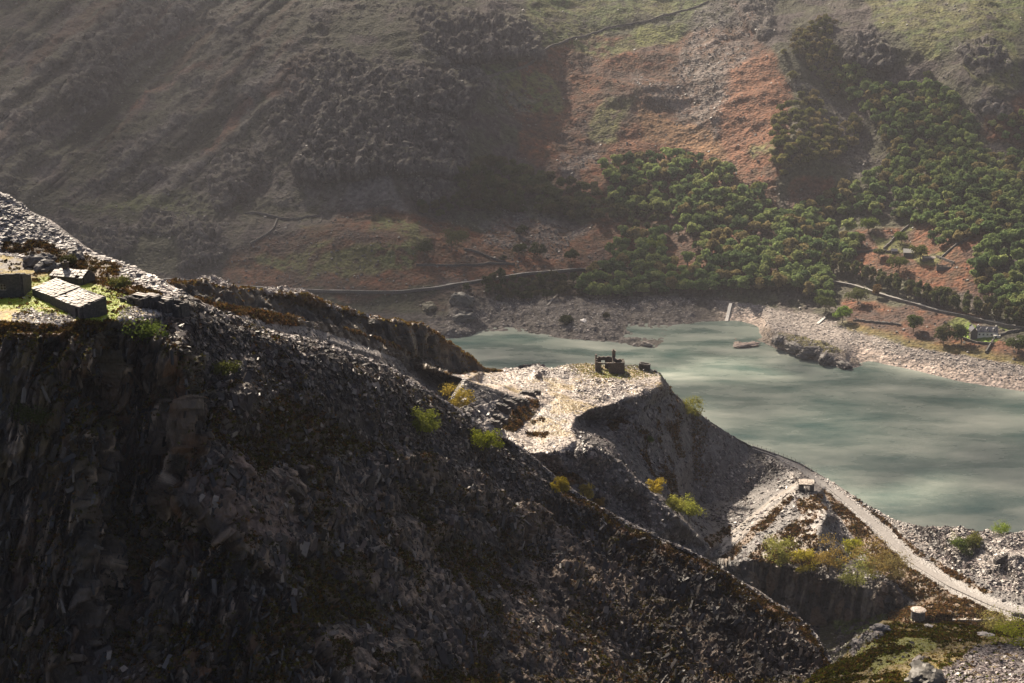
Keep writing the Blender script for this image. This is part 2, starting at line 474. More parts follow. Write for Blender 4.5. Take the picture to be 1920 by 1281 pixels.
# diagonal gullies of the left mountainside
qd = (.65 * PX + .76 * PY); al = (-.76 * PX + .65 * PY)
lw = smooth(720, 480, PX + .3 * PY) * smooth(430, 330, PY)
gul = fbm(np.stack([qd / 95, al / 600, 0 * qd], -1), 4, 21, ridged=True)
dY += lw * 26 * gul
rw = smooth(1250, 1500, PX) * smooth(440, 300, PY)
qd2 = (.75 * PX - .66 * PY); al2 = (.66 * PX + .75 * PY)
gul2 = fbm(np.stack([qd2 / 90, al2 / 500, 0 * qd], -1), 4, 31, ridged=True)
dY += rw * 13 * gul2
Y = Y - dY
M.P = unproj(PX, PY, Y)
N0 = M.normals()
P = M.P.copy()
land = smooth(-1, 6, P[..., 2])
steepY = smooth(520, 380, PY)
n1 = fbm(P / 55, 4, 2, ridged=True); n2 = fbm(P / 14, 4, 4, ridged=True); n3 = fbm(P / 3.5, 3, 6)
cs = P * np.array([1 / 6., 1 / 8., 1 / 34.]); cv, f1, f2 = voro(cs + .35 * fbm(P / 9, 2, 8)[..., None], 3)
cvF, ff1, ff2 = voro(P * np.array([1 / 3., 1 / 3., 1 / 11.]) + .5 * fbm(P / 6, 2, 9)[..., None], 33)
rocky = smooth(.05, .45, fbm(P / 40, 4, 11) + .25 * n2)
cragw = np.clip(crag + .22 * rocky * steepY * smooth(1000, 850, PX) + .12 * rocky * steepY + .25 * smooth(0, .5, lw * gul), 0, 1)
disp = steepY * (5.5 * n1 + 1.3 * n2) + .35 * n3 + (1 - steepY) * (1.2 * n2 * land) + cragw * (6.0 * (cv - .5) + 2.6 * (cvF - .5) + 1.6 * n2)
# broken rock along the shore
rk = np.clip(inpoly(PX, PY, [(840,560),(1300,560),(1310,608),(1160,612),(1250,655),(1180,650),(1000,630),(900,625),(840,640)]), 0, 1)
isl = inpoly(PX, PY, [(1425,612),(1475,625),(1540,640),(1600,665),(1625,690),(1560,690),(1480,668),(1425,645)]) + inpoly(PX, PY, [(1375,630),(1430,640),(1432,662),(1380,660)])
rkb = blur(np.clip(rk + isl, 0, 1), 3)
cs2 = P * np.array([1 / 4., 1 / 6., 1 / 5.]); cv2, g1, g2 = voro(cs2 + .4 * fbm(P / 6, 2, 18)[..., None], 13)
disp2 = rkb * (2.2 * (cv2 - .35) + .9 * n2)
cvs, _, _ = voro(P / 2.2, 40)
beach = smooth(9.5, 7, P[..., 2]) * smooth(-1, .5, P[..., 2]) * (1 - np.clip(rkb, 0, 1))
disp3 = beach * .22 * (cvs - .5)
M.P = P + N0 * (disp * (1 - .85 * np.clip(rkb + beach, 0, 1)))[..., None]
M.P[..., 2] += disp2 + disp3
Nn = M.normals(); nz = Nn[..., 2]
# ---- what grows where
def w2(s_, a, seed): return a * fbm(np.stack([PX / s_, PY / s_, 0 * PX], -1), 4, seed)
wx, wy = PX + w2(60, 45, 50), PY + w2(60, 30, 51)
def reg(*polys, sm=2):
    m = np.zeros_like(PX)
    for p in polys: m = np.maximum(m, inpoly(wx, wy, p))
    return blur(m, sm)
fine = fbm(P / 5, 3, 60); mid = fbm(P / 22, 4, 61)
C = np.zeros(PX.shape + (3,)) + np.array(HEATH) * 1.3
C = mixc(C, (.075, .06, .056), smooth(-.1, .3, mid))
C = mixc(C, (.07, .066, .036), .6 * smooth(0, .4, fbm(P / 30, 4, 64)))
gr = reg([(250,0),(640,-20),(520,110),(300,180),(180,250),(60,300),(180,150)])
C = mixc(C, (.07, .072, .038), .6 * gr * smooth(-.2, .2, mid))
scr_l = [((640,-10),(600,70),(540,120),(470,190),(440,260),(360,330)), ((480,130),(470,190),(455,230)), ((520,190),(560,170)), ((330,60),(280,110),(180,150)), ((470,-10),(300,100),(170,200))]
for k, l in enumerate(scr_l):
    C = mixc(C, SCREE, .55 * smooth(1.0, .3, linemask(wx, wy, l, 11)) * (.6 + .6 * fine))
for l in (((300,90),(380,50)), ((400,110),(340,150),(250,215)), ((460,200),(400,270),(370,300)), ((560,150),(500,190))):
    C = mixc(C, (.15, .065, .045), .75 * smooth(1.2, .2, linemask(wx, wy, l, 12)))
C = mixc(C, (.12, .105, .10), .7 * reg([(220,330),(370,290),(620,320),(700,340),(620,400),(480,390),(250,380)]) * smooth(-.3, .2, fine))
C = mixc(C, (.16, .145, .14), .8 * reg([(650,320),(690,310),(730,350),(760,400),(640,390)]))
C = mixc(C, (.095, .11, .035), .8 * reg([(130,380),(260,370),(440,370),(460,410),(250,405)], [(540,420),(640,410),(600,440)], [(360,390),(430,380),(450,400)]) * smooth(-.4, .1, fine))
BR = [[(480,470),(560,420),(640,400),(780,395),(900,420),(1150,430),(1300,430),(1480,400),(1500,520),(1100,520),(900,540),(700,560),(420,540),(450,480)],
      [(960,110),(1090,60),(1250,70),(1430,70),(1500,180),(1450,260),(1470,420),(1130,430),(960,300)],
      [(1600,440),(1840,420),(1840,560),(1600,520)], [(1590,560),(1820,590),(1800,660),(1600,640)], [(1780,640),(1920,640),(1920,690),(1780,680)], [(1380,10),(1460,60),(1400,110)], [(1860,200),(1960,180),(1960,260),(1860,260)], [(1500,340),(1560,330),(1560,480),(1460,470)]]
br = reg(*BR)
C = mixc(C, mixc(np.zeros_like(C) + np.array(BRACK), BRACKD, smooth(-.2, .3, mid)), br * (.75 + .5 * fine))
C = mixc(C, (.17, .072, .036), .9 * reg([(1370,120),(1460,110),(1480,240),(1430,330),(1350,290),(1345,200)], [(1150,240),(1330,260),(1360,330),(1200,300)]))
C = mixc(C, (.2, .11, .05), .8 * reg([(1180,190),(1330,250),(1360,300),(1200,270)]))
GR = [[(1000,-20),(1330,-20),(1300,40),(1180,40),(1000,100),(960,60)], [(1030,80),(1150,70),(1280,40),(1260,80),(1130,110)], [(1000,130),(1060,170),(1040,230),(960,200)],
      [(1120,180),(1180,170),(1160,270),(1110,260)], [(1410,275),(1440,275),(1440,300),(1405,300)], [(1600,0),(1920,-20),(1920,70),(1830,80),(1780,110),(1650,50)], [(620,480),(800,430),(780,500),(560,530)], [(470,500),(640,440),(560,520)],
      [(1780,90),(1920,60),(1920,180),(1800,140)], [(900,100),(1000,150),(1010,230),(930,180)], [(690,420),(770,410),(790,440),(690,440)], [(1690,200),(1830,210),(1860,330),(1790,300)]]
g = reg(*GR)
C = mixc(C, mixc(np.zeros_like(C) + np.array((.095, .12, .036)), (.12, .12, .04), smooth(-.2, .2, mid)), .85 * g * smooth(-.45, .0, fine + .3 * mid))
C = mixc(C, (.17, .18, .05), .8 * reg([(1200,60),(1260,45),(1250,80),(1190,95)]))
SC = [[(1290,30),(1420,-10),(1400,100),(1330,160),(1270,150)], [(1150,140),(1260,160),(1340,150),(1310,240),(1260,200)], [(1330,160),(1370,150),(1350,250),(1330,270)], [(780,60),(850,90),(1000,190),(940,180),(800,110)],
      [(1040,280),(1120,290),(1100,350),(1050,330)], [(1480,150),(1560,180),(1630,270),(1650,330),(1600,350),(1560,250)], [(1800,90),(1840,90),(1760,170)], [(900,400),(1100,430),(1050,480),(920,460)], [(920,160),(980,180),(980,220),(930,200)], [(1760,20),(1820,10),(1800,40)]]
C = mixc(C, (.15, .132, .122), .7 * reg(*SC) * smooth(-.25, .15, fine))
C = mixc(C, ROCK, np.clip(1.2 * cragw, 0, 1) * smooth(.9, .72, nz))
C = mixc(C, (.17, .15, .135), .75 * np.clip(crag + .7 * cragw, 0, 1) * smooth(.65, .95, cvF)); C = mixc(C, (.025, .022, .02), .8 * cragw * smooth(.3, .1, cvF))
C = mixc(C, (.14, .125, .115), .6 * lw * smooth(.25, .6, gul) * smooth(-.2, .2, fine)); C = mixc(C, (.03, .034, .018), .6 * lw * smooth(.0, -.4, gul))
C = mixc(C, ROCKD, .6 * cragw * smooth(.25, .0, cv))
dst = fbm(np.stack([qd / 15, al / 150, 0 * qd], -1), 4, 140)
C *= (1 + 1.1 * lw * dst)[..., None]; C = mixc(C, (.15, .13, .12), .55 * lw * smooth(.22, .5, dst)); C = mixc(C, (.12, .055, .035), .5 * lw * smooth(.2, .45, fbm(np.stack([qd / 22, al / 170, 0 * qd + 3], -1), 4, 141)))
# lower ground, shore
z = M.P[..., 2]
C = mixc(C, (.07, .045, .03), .7 * smooth(24, 16, z) * smooth(8, 11, z) * smooth(1350, 1200, PX) * smooth(-.2, .2, mid))
C = mixc(C, (.10, .085, .08), smooth(10.5, 8.5, z + 1.5 * mid) * smooth(1380, 1330, PX) * (.8 + .4 * fine))
bz = smooth(9.8, 8.6, z + 1.2 * fine) * smooth(1330, 1380, PX)
C = mixc(C, mixc(np.zeros_like(C) + np.array((.42, .34, .29)), (.26, .225, .205), smooth(3, 7, z + 2 * fine)), bz)
C = mixc(C, (.13, .12, .04), .7 * smooth(12.5, 10, z + mid) * smooth(8.5, 9.6, z) * smooth(1560, 1600, PX))
C = mixc(C, (.13, .115, .105), rkb * (.75 + .5 * (cv2 - .5)))
C = mixc(C, (.24, .19, .15), np.clip(isl, 0, 1) * smooth(.4, .9, cv2) * .8)
C = mixc(C, (.11, .10, .03), np.clip(isl, 0, 1) * inpoly(wx * .5 + PX * .5, wy * .3 + PY * .7, [(1460,625),(1550,640),(1590,665),(1540,665),(1480,645)]) * .85)
lawn = inpoly(PX, PY, [(1798,622),(1815,606),(1828,612),(1850,622),(1872,638),(1858,645),(1836,642),(1808,634)])
C = mixc(C, (.17, .26, .03), blur(lawn, 1))
C = mixc(C, (.13, .16, .04), .8 * blur(inpoly(PX, PY, [(1775,608),(1800,592),(1822,604),(1800,622)]) + inpoly(PX, PY, [(1868,612),(1880,606),(1905,618),(1890,624)]), 1))
C = mixc(C, (.12, .14, .04), .7 * reg([(1700,420),(1730,440),(1700,450)], [(1640,445),(1690,455),(1780,478),(1760,500),(1660,480)], sm=1))
# dry stone walls and road drawn by their own geometry; left hillside's shade put into a darker colour
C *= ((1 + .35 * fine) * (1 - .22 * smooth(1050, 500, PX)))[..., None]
C = np.clip(C, .008, .9)
mt_far = terrain_mat('hillside', rough=.85, spec=.25, bs=.42, bump=.9, dist=1.3, var=.75)
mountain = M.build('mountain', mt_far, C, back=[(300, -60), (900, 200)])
Mcrag = cragw
# boulders and stones strewn over the far hillside and its shore
mt_stone = terrain_mat('loose_stone', rough=.6, spec=.5, bs=1.5, bump=.3, dist=.1, var=.25)
sm_ = reg(*SC) + .1 * br * smooth(-.1, .4, mid) + .08 + .3 * crag
sm_ *= (PY > -40) * (z > 10) * (PX > -40) * (PX < 1960)
shards('hillside_scree', M, sm_, 22000, (.4, 2.2), [(.11, .10, .092), (.07, .063, .058), (.15, .135, .125)], mt_stone, flat=.6, thick=.6, lift=.1, aspect=(.6, 1))
bm_ = np.clip(bz + .9 * rkb, 0, 1) * (z > -.3) * (z < 10) * (PX < 1960)
shards('shore_stones', M, bm_ * (.25 + smooth(2.5, 7, z)), 15000, (.25, 1.6), [(.32, .27, .24), (.2, .18, .17), (.26, .23, .21)], mt_stone, flat=.4, thick=.4, pref=(0, 0, .6), lift=.1, aspect=(.6, 1))

# ================================================================== QUARRY: terrace, spur plateau, inclines, pit
Q_top = [(300,556),(360,560),(450,578),(540,592),(567,600),(640,613),(690,627),(723,640),(760,660),(790,677),(840,697),(905,697),(930,693),(960,690),(985,684),(1010,683),(1035,689),(1060,685),(1100,681),(1150,686),(1190,684),(1215,690),(1238,699),(1250,715),(1262,735),(1290,758),(1330,790),(1370,816),(1410,836),(1455,851),(1500,868),(1560,903),(1620,943),(1680,976),(1715,984),(1740,990),(1790,993),(1830,1001),(1850,998),(1880,1001),(1920,997),(2150,1005)]
def yz(l): return [(x, y, Yz(y, v) if v < 205 else v) for x, y, v in l]
Q_lines = [yz(l) for l in [
    [(300,556,260),(360,560,280),(450,578,320),(540,592,350),(640,613,385),(723,640,420),(790,677,450),(840,697,475),(905,697,105.5),(960,690,103.5),(1010,683,103),(1050,687,102.2),(1100,681,100.8),(1150,686,99.6),(1190,684,99.2),(1215,690,98.8),(1238,699,98)],
    [(1238,699,98),(1250,715,92),(1262,735,86),(1290,758,79),(1330,790,70),(1370,816,62),(1410,836,56),(1455,851,54.5),(1500,868,53.5),(1560,903,52),(1620,943,49.5),(1680,976,48),(1715,984,49),(1740,990,51),(1790,993,52),(1850,998,52),(1920,997,53),(2150,1005,54)],
    [(300,540,262),(1000,600,500),(2150,950,650)],
    [(560,603,355),(640,634,381),(723,662,413),(790,692,443),(840,705,469)],
    [(300,572,258),(353,577,268),(420,592,300),(500,614,328),(600,635,362),(707,667,395),(800,690,425),(873,713,440),(930,730,447),(975,748,455)],
    [(300,640,250),(420,640,291),(560,680,332),(660,720,370),(760,735,402),(830,765,423),(880,785,422),(930,772,436),(975,754,452)],
    [(900,720,107),(960,720,106),(1050,740,104.5)], [(1090,702,101),(1140,698,99.8),(1207,697,98.7)], [(1040,700,102.3),(1060,715,102.6)],
    [(960,820,106),(1000,850,103.5),(1040,850,103)], [(1000,780,104.5),(1050,810,104)],
    [(1238,703,97.5),(1238,722,98),(1200,742,99.5),(1150,757,101),(1105,768,102.5),(1078,785,103.5),(1070,805,104),(1080,826,103.2),(1113,838,102),(1151,862,95),(1210,917,85),(1273,976,76),(1330,1030,57)],
    [(1160,862,452),(1195,900,450),(1240,930,452),(1300,985,460)],
    [(1100,800,463),(1150,830,458),(1200,850,468),(1250,850,490)], [(1100,790,468),(1150,785,475),(1200,775,480)],
    [(1300,850,525),(1300,950,507)], [(1380,870,541),(1400,930,527)], [(1440,885,545),(1450,915,528)],
    [(940,850,104),(1010,900,92),(1080,930,90),(1150,960,82),(1230,1010,74),(1310,1080,60)],
    [(1060,880,97),(1120,900,92),(1180,950,80)],
    [(900,1300,96),(1100,1300,70),(1300,1300,45)],
    # incline tracks and the hut's terrace
    [(1450,860,53.5),(1480,885,53),(1495,905,54),(1450,938,52.5),(1400,978,50.5),(1355,1015,50),(1335,1038,50)],
    [(1490,920,57),(1450,955,54.5),(1400,995,52.5),(1350,1038,50.5)],
    [(1498,897,56),(1512,920,57.5),(1530,930,57.5),(1553,965,57.5),(1540,990,57),(1535,1012,56)], [(1420,1020,53),(1480,980,55.5),(1520,950,57)],
    [(1540,935,51),(1572,975,47.5),(1592,1010,46.5),(1600,1045,46)],
    # path
    [(1410,840,54.5),(1455,856,53.5),(1500,879,52.5),(1548,912,51),(1590,950,49),(1640,1000,46.8),(1700,1060,45.8),(1780,1108,47),(1860,1142,50),(1920,1160,51),(2150,1225,55)],
    [(1420,838,54.5),(1460,853,53.5),(1505,874,52.5),(1565,915,51),(1607,945,49),(1660,985,46.8),(1720,1045,45.8),(1790,1088,47),(1865,1125,50),(1920,1143,51),(2150,1208,55)],
    [(1730,1010,47),(1760,1040,46.5),(1800,1070,47.5),(1850,1098,50)],
    [(1790,1030,51),(1840,1025,51),(1920,1040,54),(2150,1050,56)],[(1840,1075,49),(1880,1062,51),(1900,1050,54.5)],
    # pit
    [(1335,1048,50),(1400,1050,50.5),(1440,1053,50.5),(1500,1066,49.5),(1560,1086,47.5),(1620,1102,45.5),(1675,1096,45),(1712,1088,45)],
    [(1300,1165,29),(1440,1167,30),(1540,1177,31),(1600,1174,33),(1660,1165,36),(1705,1132,41)],
    [(1700,1165,47),(1720,1158,50),(1800,1148,50.5),(1920,1165,52.5),(2150,1170,54)],
    [(1300,1290,26),(1540,1290,26),(1700,1290,36),(1920,1290,44),(2150,1290,46)], [(1640,1190,38),(1700,1190,46)],
]]
Q = Sheet(300, 2100, Q_top, [(300,800),(900,1000),(1200,1100),(1290,1290),(2100,1290)], 1500, 560, Q_lines, soft=1, vpow=1.0)
PX, PY = Q.PX, Q.PY
P = Q.P.copy(); N0 = Q.normals()
n1 = fbm(P / 18, 4, 2, ridged=True); n2 = fbm(P / 4, 4, 4); n3 = fbm(P / 1.2, 2, 6)
wx, wy = PX + w2(30, 16, 70), PY + w2(30, 10, 71)
cliffm = blur(inpoly(PX, PY, [(1335,1050),(1440,1055),(1560,1090),(1680,1100),(1700,1135),(1600,1172),(1440,1170),(1300,1165)]), 2)
band = blur(inpoly(PX, PY, [(540,594),(640,614),(723,641),(790,678),(838,698),(838,706),(790,693),(723,663),(640,634),(540,602)]), 1)
spurm = inpoly(PX, PY, [(1113,838),(1151,862),(1210,917),(1273,976),(1330,1030),(1300,1100),(1000,1000),(940,850),(1040,850)])
spurm = blur(spurm, 3)
tipm = blur(inpoly(PX, PY, [(1740,992),(2100,990),(2100,1130),(1880,1110),(1800,1060)]), 5)
pathm = smooth(1.15, .8, linemask(PX, PY, [(1415,839),(1458,854.5),(1503,876),(1556,913),(1600,948),(1650,992),(1710,1052),(1785,1098),(1862,1134),(1920,1152),(2100,1205)], 1.0) / (5 + 9 * smooth(1400, 1650, PX)))
cs = P * np.array([1 / 2.2, 1 / 3., 1 / 7.]); cv, f1, f2 = voro(cs + .3 * fbm(P / 4, 2, 8)[..., None], 3)
cvb, _, _ = voro(P / 2.6 + .3 * fbm(P / 3, 2, 9)[..., None], 5)
flat_ = 1 - np.clip(cliffm + band, 0, 1)
disp = flat_ * (.35 * n1 + .45 * n2 + .22 * n3) + (cliffm + .6 * band) * (3.2 * (cv - .5) + 1.4 * (cvb - .5) + .8 * n2) + spurm * (1.5 * (cvb - .5) + 1.2 * n1) + tipm * (2.2 * n1 + .8 * n2) 
disp += .9 * blur(inpoly(PX, PY, [(960,690),(1010,683),(1090,688),(1080,712),(1000,715)]), 4) * (n1 + n2)
disp *= 1 - .9 * pathm
heapm = blur(inpoly(wx, wy, [(1085,722),(1130,712),(1170,722),(1240,722),(1235,738),(1190,748),(1130,756),(1080,748)]) + inpoly(wx, wy, [(985,690),(1040,688),(1085,690),(1075,708),(1000,712)]) + inpoly(wx, wy, [(885,760),(935,752),(925,800),(900,800)]), 2)
disp += 1.1 * heapm * (n1 + .8 * n2)
ruin_flat = smooth(1.5, .9, np.hypot((PX - 1160) / 75, (PY - 692) / 17))
disp *= 1 - ruin_flat
Q.P = P + N0 * disp[..., None]
mid = fbm(P / 9, 4, 61); fine = fbm(P / 2.5, 3, 62)
C = np.zeros(PX.shape + (3,)) + np.array((.10, .087, .082))
C = mixc(C, (.05, .043, .041), smooth(-.15, .25, fine))
plat = blur(inpoly(PX, PY, [(840,700),(960,690),(1100,681),(1240,700),(1238,722),(1200,742),(1105,768),(1078,785),(1072,805),(1082,828),(1113,838),(1040,850),(940,850),(900,800),(960,760),(975,748),(873,713)]), 1)
C = mixc(C, (.36, .30, .255), plat * smooth(-.6, 0, fine + .5 * mid) * .97)
C = mixc(C, (.15, .13, .125), heapm * .85)
C = mixc(C, (.2, .14, .05), .8 * plat * smooth(.02, .25, fbm(P / 11, 4, 77) + .25 * fine))
C = mixc(C, (.2, .18, .17), blur(inpoly(PX, PY, [(360,572),(420,584),(540,605),(640,635),(723,663),(840,705),(900,712),(873,713),(707,667),(600,636),(500,614)]), 1) * .8)
heath = [[(360,558),(450,576),(540,592),(580,600),(560,612),(500,606),(400,582)], [(975,750),(1010,752),(1000,780),(960,812),(935,805),(955,780)], [(1000,785),(1020,782),(1018,792),(998,794)], [(985,812),(1030,812),(1020,822),(990,820)],
         [(1355,1045),(1430,975),(1480,930),(1490,932),(1440,985),(1390,1030),(1370,1050)], [(1460,1000),(1540,940),(1550,955),(1490,1010)], [(1400,1045),(1450,1000),(1530,990),(1530,1060),(1440,1055)],
         [(1540,915),(1570,930),(1700,1060),(1780,1108),(1920,1162),(1920,1172),(1720,1135),(1620,1040),(1560,955)], [(1565,912),(1585,920),(1660,980),(1735,1042),(1725,1046),(1650,985)], [(1680,1140),(1760,1130),(1920,1150),(1920,1200),(1700,1190),(1640,1172)],
         [(1740,1045),(1790,1075),(1860,1112),(1840,1112),(1760,1072)], [(640,613),(723,640),(840,697),(900,700),(840,704),(723,648),(640,618)], [(1320,1010),(1370,985),(1370,1005),(1330,1030)], [(1010,870),(1060,890),(1100,905),(1060,915)],[(1490,940),(1545,925),(1530,960),(1500,965)]]
hm = np.zeros_like(PX)
for p in heath: hm = np.maximum(hm, inpoly(.6 * PX + .4 * wx, .6 * PY + .4 * wy, p))
hm = blur(hm, 1)
hm = np.maximum(hm, .8 * smooth(.12, .35, mid + .2 * fine) * inpoly(PX, PY, [(1250,720),(1500,900),(1480,930),(1330,1020),(1250,930),(1130,790),(1250,760)]) * smooth(1350, 1250, PX))
C = mixc(C, mixc(np.zeros_like(C) + np.array((.11, .062, .028)), (.07, .05, .026), smooth(-.2, .3, fine)), hm)
C = mixc(C, (.2, .13, .03), .9 * blur(inpoly(wx, wy, [(1060,715),(1130,705),(1200,720),(1230,712),(1240,722),(1190,738),(1130,722),(1060,732)]), 2) * smooth(-.3, .2, fine + mid))
C = mixc(C, (.15, .17, .02), .9 * smooth(-.5, -.05, fine) * blur(inpoly(wx * .4 + PX * .6, wy * .4 + PY * .6, [(1118,694),(1170,690),(1180,702),(1165,715),(1130,708)]), 2))
C = mixc(C, (.16, .15, .02), .8 * blur(inpoly(PX, PY, [(838,688),(890,692),(880,700),(845,703)]), 1))
C = mixc(C, (.30, .27, .25), .8 * np.clip(smooth(1, .4, linemask(wx * .5 + PX * .5, wy * .5 + PY * .5, [(1340,1042),(1400,995),(1450,955),(1490,925)], 6)) + smooth(1, .4, linemask(PX, PY, [(1335,1035),(1400,978),(1450,938),(1495,908),(1480,885),(1440,860)], 6)) + smooth(1.2, .5, linemask(wx * .5 + PX * .5, wy * .5 + PY * .5, [(1430,1040),(1490,990),(1530,950),(1540,960),(1520,1000),(1480,1030)], 7)), 0, 1))
C = mixc(C, (.22, .205, .195), pathm)
C = mixc(C, (.3, .27, .25), tipm * smooth(-.3, .2, fine) * .9)
C = mixc(C, (.16, .15, .03), .6 * tipm * smooth(.1, .4, mid))
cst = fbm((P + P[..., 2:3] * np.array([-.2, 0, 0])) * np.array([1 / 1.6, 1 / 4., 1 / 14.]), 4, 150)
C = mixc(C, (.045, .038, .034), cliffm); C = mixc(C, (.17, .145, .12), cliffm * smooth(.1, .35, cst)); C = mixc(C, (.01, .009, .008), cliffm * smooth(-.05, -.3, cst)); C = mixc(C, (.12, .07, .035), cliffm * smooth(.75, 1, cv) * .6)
C = mixc(C, (.10, .075, .05), band)
C = mixc(C, (.055, .05, .015), .9 * blur(inpoly(wx, wy, [(1540,1172),(1690,1150),(1700,1200),(1700,1290),(1540,1290)]), 3) * (1 - hm))
C = mixc(C, (.09, .12, .015), .8 * blur(inpoly(wx, wy, [(1560,1165),(1690,1150),(1690,1180),(1570,1190)]), 2))
C = mixc(C, (.1, .14, .02), .9 * blur(inpoly(PX, PY, [(1700,1152),(1745,1150),(1750,1158),(1710,1164)]), 1))
C = mixc(C, (.24, .21, .17), .8 * smooth(1.2, .5, linemask(PX, PY, [(1790,1160),(1850,1162),(1920,1164),(2100,1170)], 4)))
C = np.clip(C * (1 + .25 * n3)[..., None], .01, .9)
mt_q = terrain_mat('slate_waste', rough=.5, spec=.5, bs=1.3, bump=.9, dist=.35, var=.4)
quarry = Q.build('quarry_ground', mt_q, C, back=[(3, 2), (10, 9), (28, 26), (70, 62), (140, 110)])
mt_hea = leaf_mat('heather_leaf', trans=.35, usecol=False)
mt_sl = terrain_mat('slate', rough=.5, spec=.45, bs=3, bump=.25, dist=.05, var=.25)
SLC = [(.08, .068, .065), (.03, .026, .026), (.2, .175, .16), (.09, .068, .07), (.05, .042, .042)]
SLATE_LIT = [(.36, .31, .28), (.28, .24, .22), (.19, .165, .155), (.44, .39, .35)]  # paler slates for sunlit ground, the light put into their colour
inv = (1 - hm) * (1 - cliffm) * (1 - pathm) * (PY < 1240)
shards('plateau_scree', Q, plat * inv * (1 - ruin_flat) * (.05 + smooth(-.05, .35, mid + .4 * fine) + heapm), 17000, (.2, 1.1), SLATE_LIT, mt_sl, flat=.25, pref=(0, 0, .5))
fl = inv * (1 - plat) * smooth(830, 1000, PX)
shards('flank_scree', Q, fl * (.15 + smooth(-.3, .3, mid)), 50000, (.3, 1.7), SLC, mt_sl, flat=.35, thick=.25)
shards('terrace_scree', Q, inv * (PX < 900), 12000, (.3, 1.2), SLC, mt_sl, flat=.5)
shards('spur_stones', Q, ruin_flat * (.2 + smooth(0, .3, fine)), 1500, (.2, .8), SLATE_LIT, mt_sl, flat=.4)
tufts('spur_grass', Q, ruin_flat, 2500, (.15, .35), [(.2, .2, .02), (.25, .17, .03), (.14, .17, .02)], mt_hea, cat='grass')
shards('tip_scree', Q, tipm + .8 * smooth(1.2, .6, linemask(PX, PY, [(1410,834),(1500,868),(1560,903),(1620,945),(1680,982),(1760,1050),(1800,1070)], 10)), 22000, (.2, 1.0), SLATE_LIT, mt_sl, flat=.35, thick=.25, pref=(0, 0, .6))
tufts('heather', Q, hm * (1 - pathm) * (.12 + smooth(-.25, .25, mid + fine)), 15000, (.35, .9), [(.11, .055, .022), (.08, .045, .02), (.14, .085, .03), (.055, .045, .018)], mt_hea)

# ================================================================== BACK RIDGE
B_top = [(290,536),(315,530),(330,527),(352,531),(366,529),(378,521),(400,518),(425,526),(448,540),(470,544),(490,544),(500,538),(530,536),(560,543),(585,553),(600,560),(640,573),(675,588),(688,592),(700,596),(750,600),(790,609),(820,624),(850,646),(880,668),(905,688),(925,699),(960,702)]
B_lines = [
    [(290,536,345),(330,527,362),(400,518,378),(448,540,383),(500,538,395),(560,543,405),(640,573,418),(700,596,430),(750,600,445),(790,609,460),(850,646,482),(905,688,500),(960,702,508)],
    [(290,541,342),(330,533,357),(370,534,366),(400,535,371),(448,543,378),(500,548,388),(560,553,398),(600,564,406),(640,577,414),(700,599,427),(750,603,441),(790,612,456),(850,650,479),(905,691,498),(960,706,505)],
    [(290,570,330),(400,585,362),(500,605,380),(600,625,398),(700,660,419),(790,705,448),(850,712,472),(905,706,495),(960,720,502)],
    [(290,720,300),(600,720,360),(960,740,495)], [(290,500,350),(960,660,515)],
]
B = Sheet(290, 950, B_top, [(290,620),(500,650),(700,700),(850,720),(950,720)], 620, 170, B_lines, soft=1)
PX, PY = B.PX, B.PY
P = B.P.copy(); N0 = B.normals()
lip = Sheet.line([(290,541),(330,533),(370,534),(400,535),(448,543),(500,548),(560,553),(600,564),(640,577),(700,599),(750,603),(790,612),(850,650),(905,691),(960,706)], PX)
cf = smooth(-1, 4, PY - lip)
n1 = fbm(P / 15, 4, 2, ridged=True); n2 = fbm(P / 3.5, 4, 4); n3 = fbm(P / 1.1, 2, 6)
cs = (P + P[..., 2:3] * np.array([.35, 0, 0])) * np.array([1 / 2.4, 1 / 3., 1 / 12.]); cv, f1, f2 = voro(cs + .3 * fbm(P / 4, 2, 8)[..., None], 3)
cvq, _, _ = voro((P + P[..., 2:3] * np.array([.35, 0, 0])) * np.array([1 / 1.2, 1 / 1.5, 1 / 5.]) + .3 * fbm(P / 3, 2, 8)[..., None], 5)
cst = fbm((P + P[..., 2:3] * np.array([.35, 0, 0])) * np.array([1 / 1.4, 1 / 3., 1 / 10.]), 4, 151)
B.P = P + N0 * (cf * (3.2 * (cv - .5) + 1.4 * (cvq - .5) + 1.8 * n1 + .6 * n2) + (1 - cf) * (.9 * n2 + .4 * n3))[..., None]
B.P[..., 2] += (1 - cf) * (1.1 * fbm(P / 6, 3, 152) + .9 * (cv - .5))
mid = fbm(P / 9, 4, 61); fine = fbm(P / 2.5, 3, 62)
C = np.zeros(PX.shape + (3,)) + np.array((.12, .068, .028))
cap = np.clip(blur(inpoly(PX, PY, [(362,530),(378,518),(400,514),(430,522),(452,541),(430,543),(400,538)]), 1) + blur(inpoly(PX, PY, [(492,548),(500,534),(540,532),(590,551),(610,562),(560,552)]), 1) + .8 * smooth(.15, .3, fine + mid * .5), 0, 1)
C = mixc(C, (.3, .265, .245), cap * (1 - cf))
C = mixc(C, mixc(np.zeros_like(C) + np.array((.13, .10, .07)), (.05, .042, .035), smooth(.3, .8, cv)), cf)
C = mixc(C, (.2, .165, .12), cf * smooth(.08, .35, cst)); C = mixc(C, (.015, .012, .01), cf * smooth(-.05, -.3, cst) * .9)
C = mixc(C, (.10, .06, .025), cf * smooth(14, 4, PY - lip + 14 * mid) * .8)
C = np.clip(C * (1 + .3 * n3)[..., None], .01, .9)
mt_rock = terrain_mat('quarried_rock', rough=.62, spec=.45, bs=1.1, bump=.9, dist=.4, var=.45, vstretch=(1, 1, .35))
B.build('cliff_ridge', mt_rock, C, back=[(4, 2), (12, 9), (30, 26), (70, 70)])
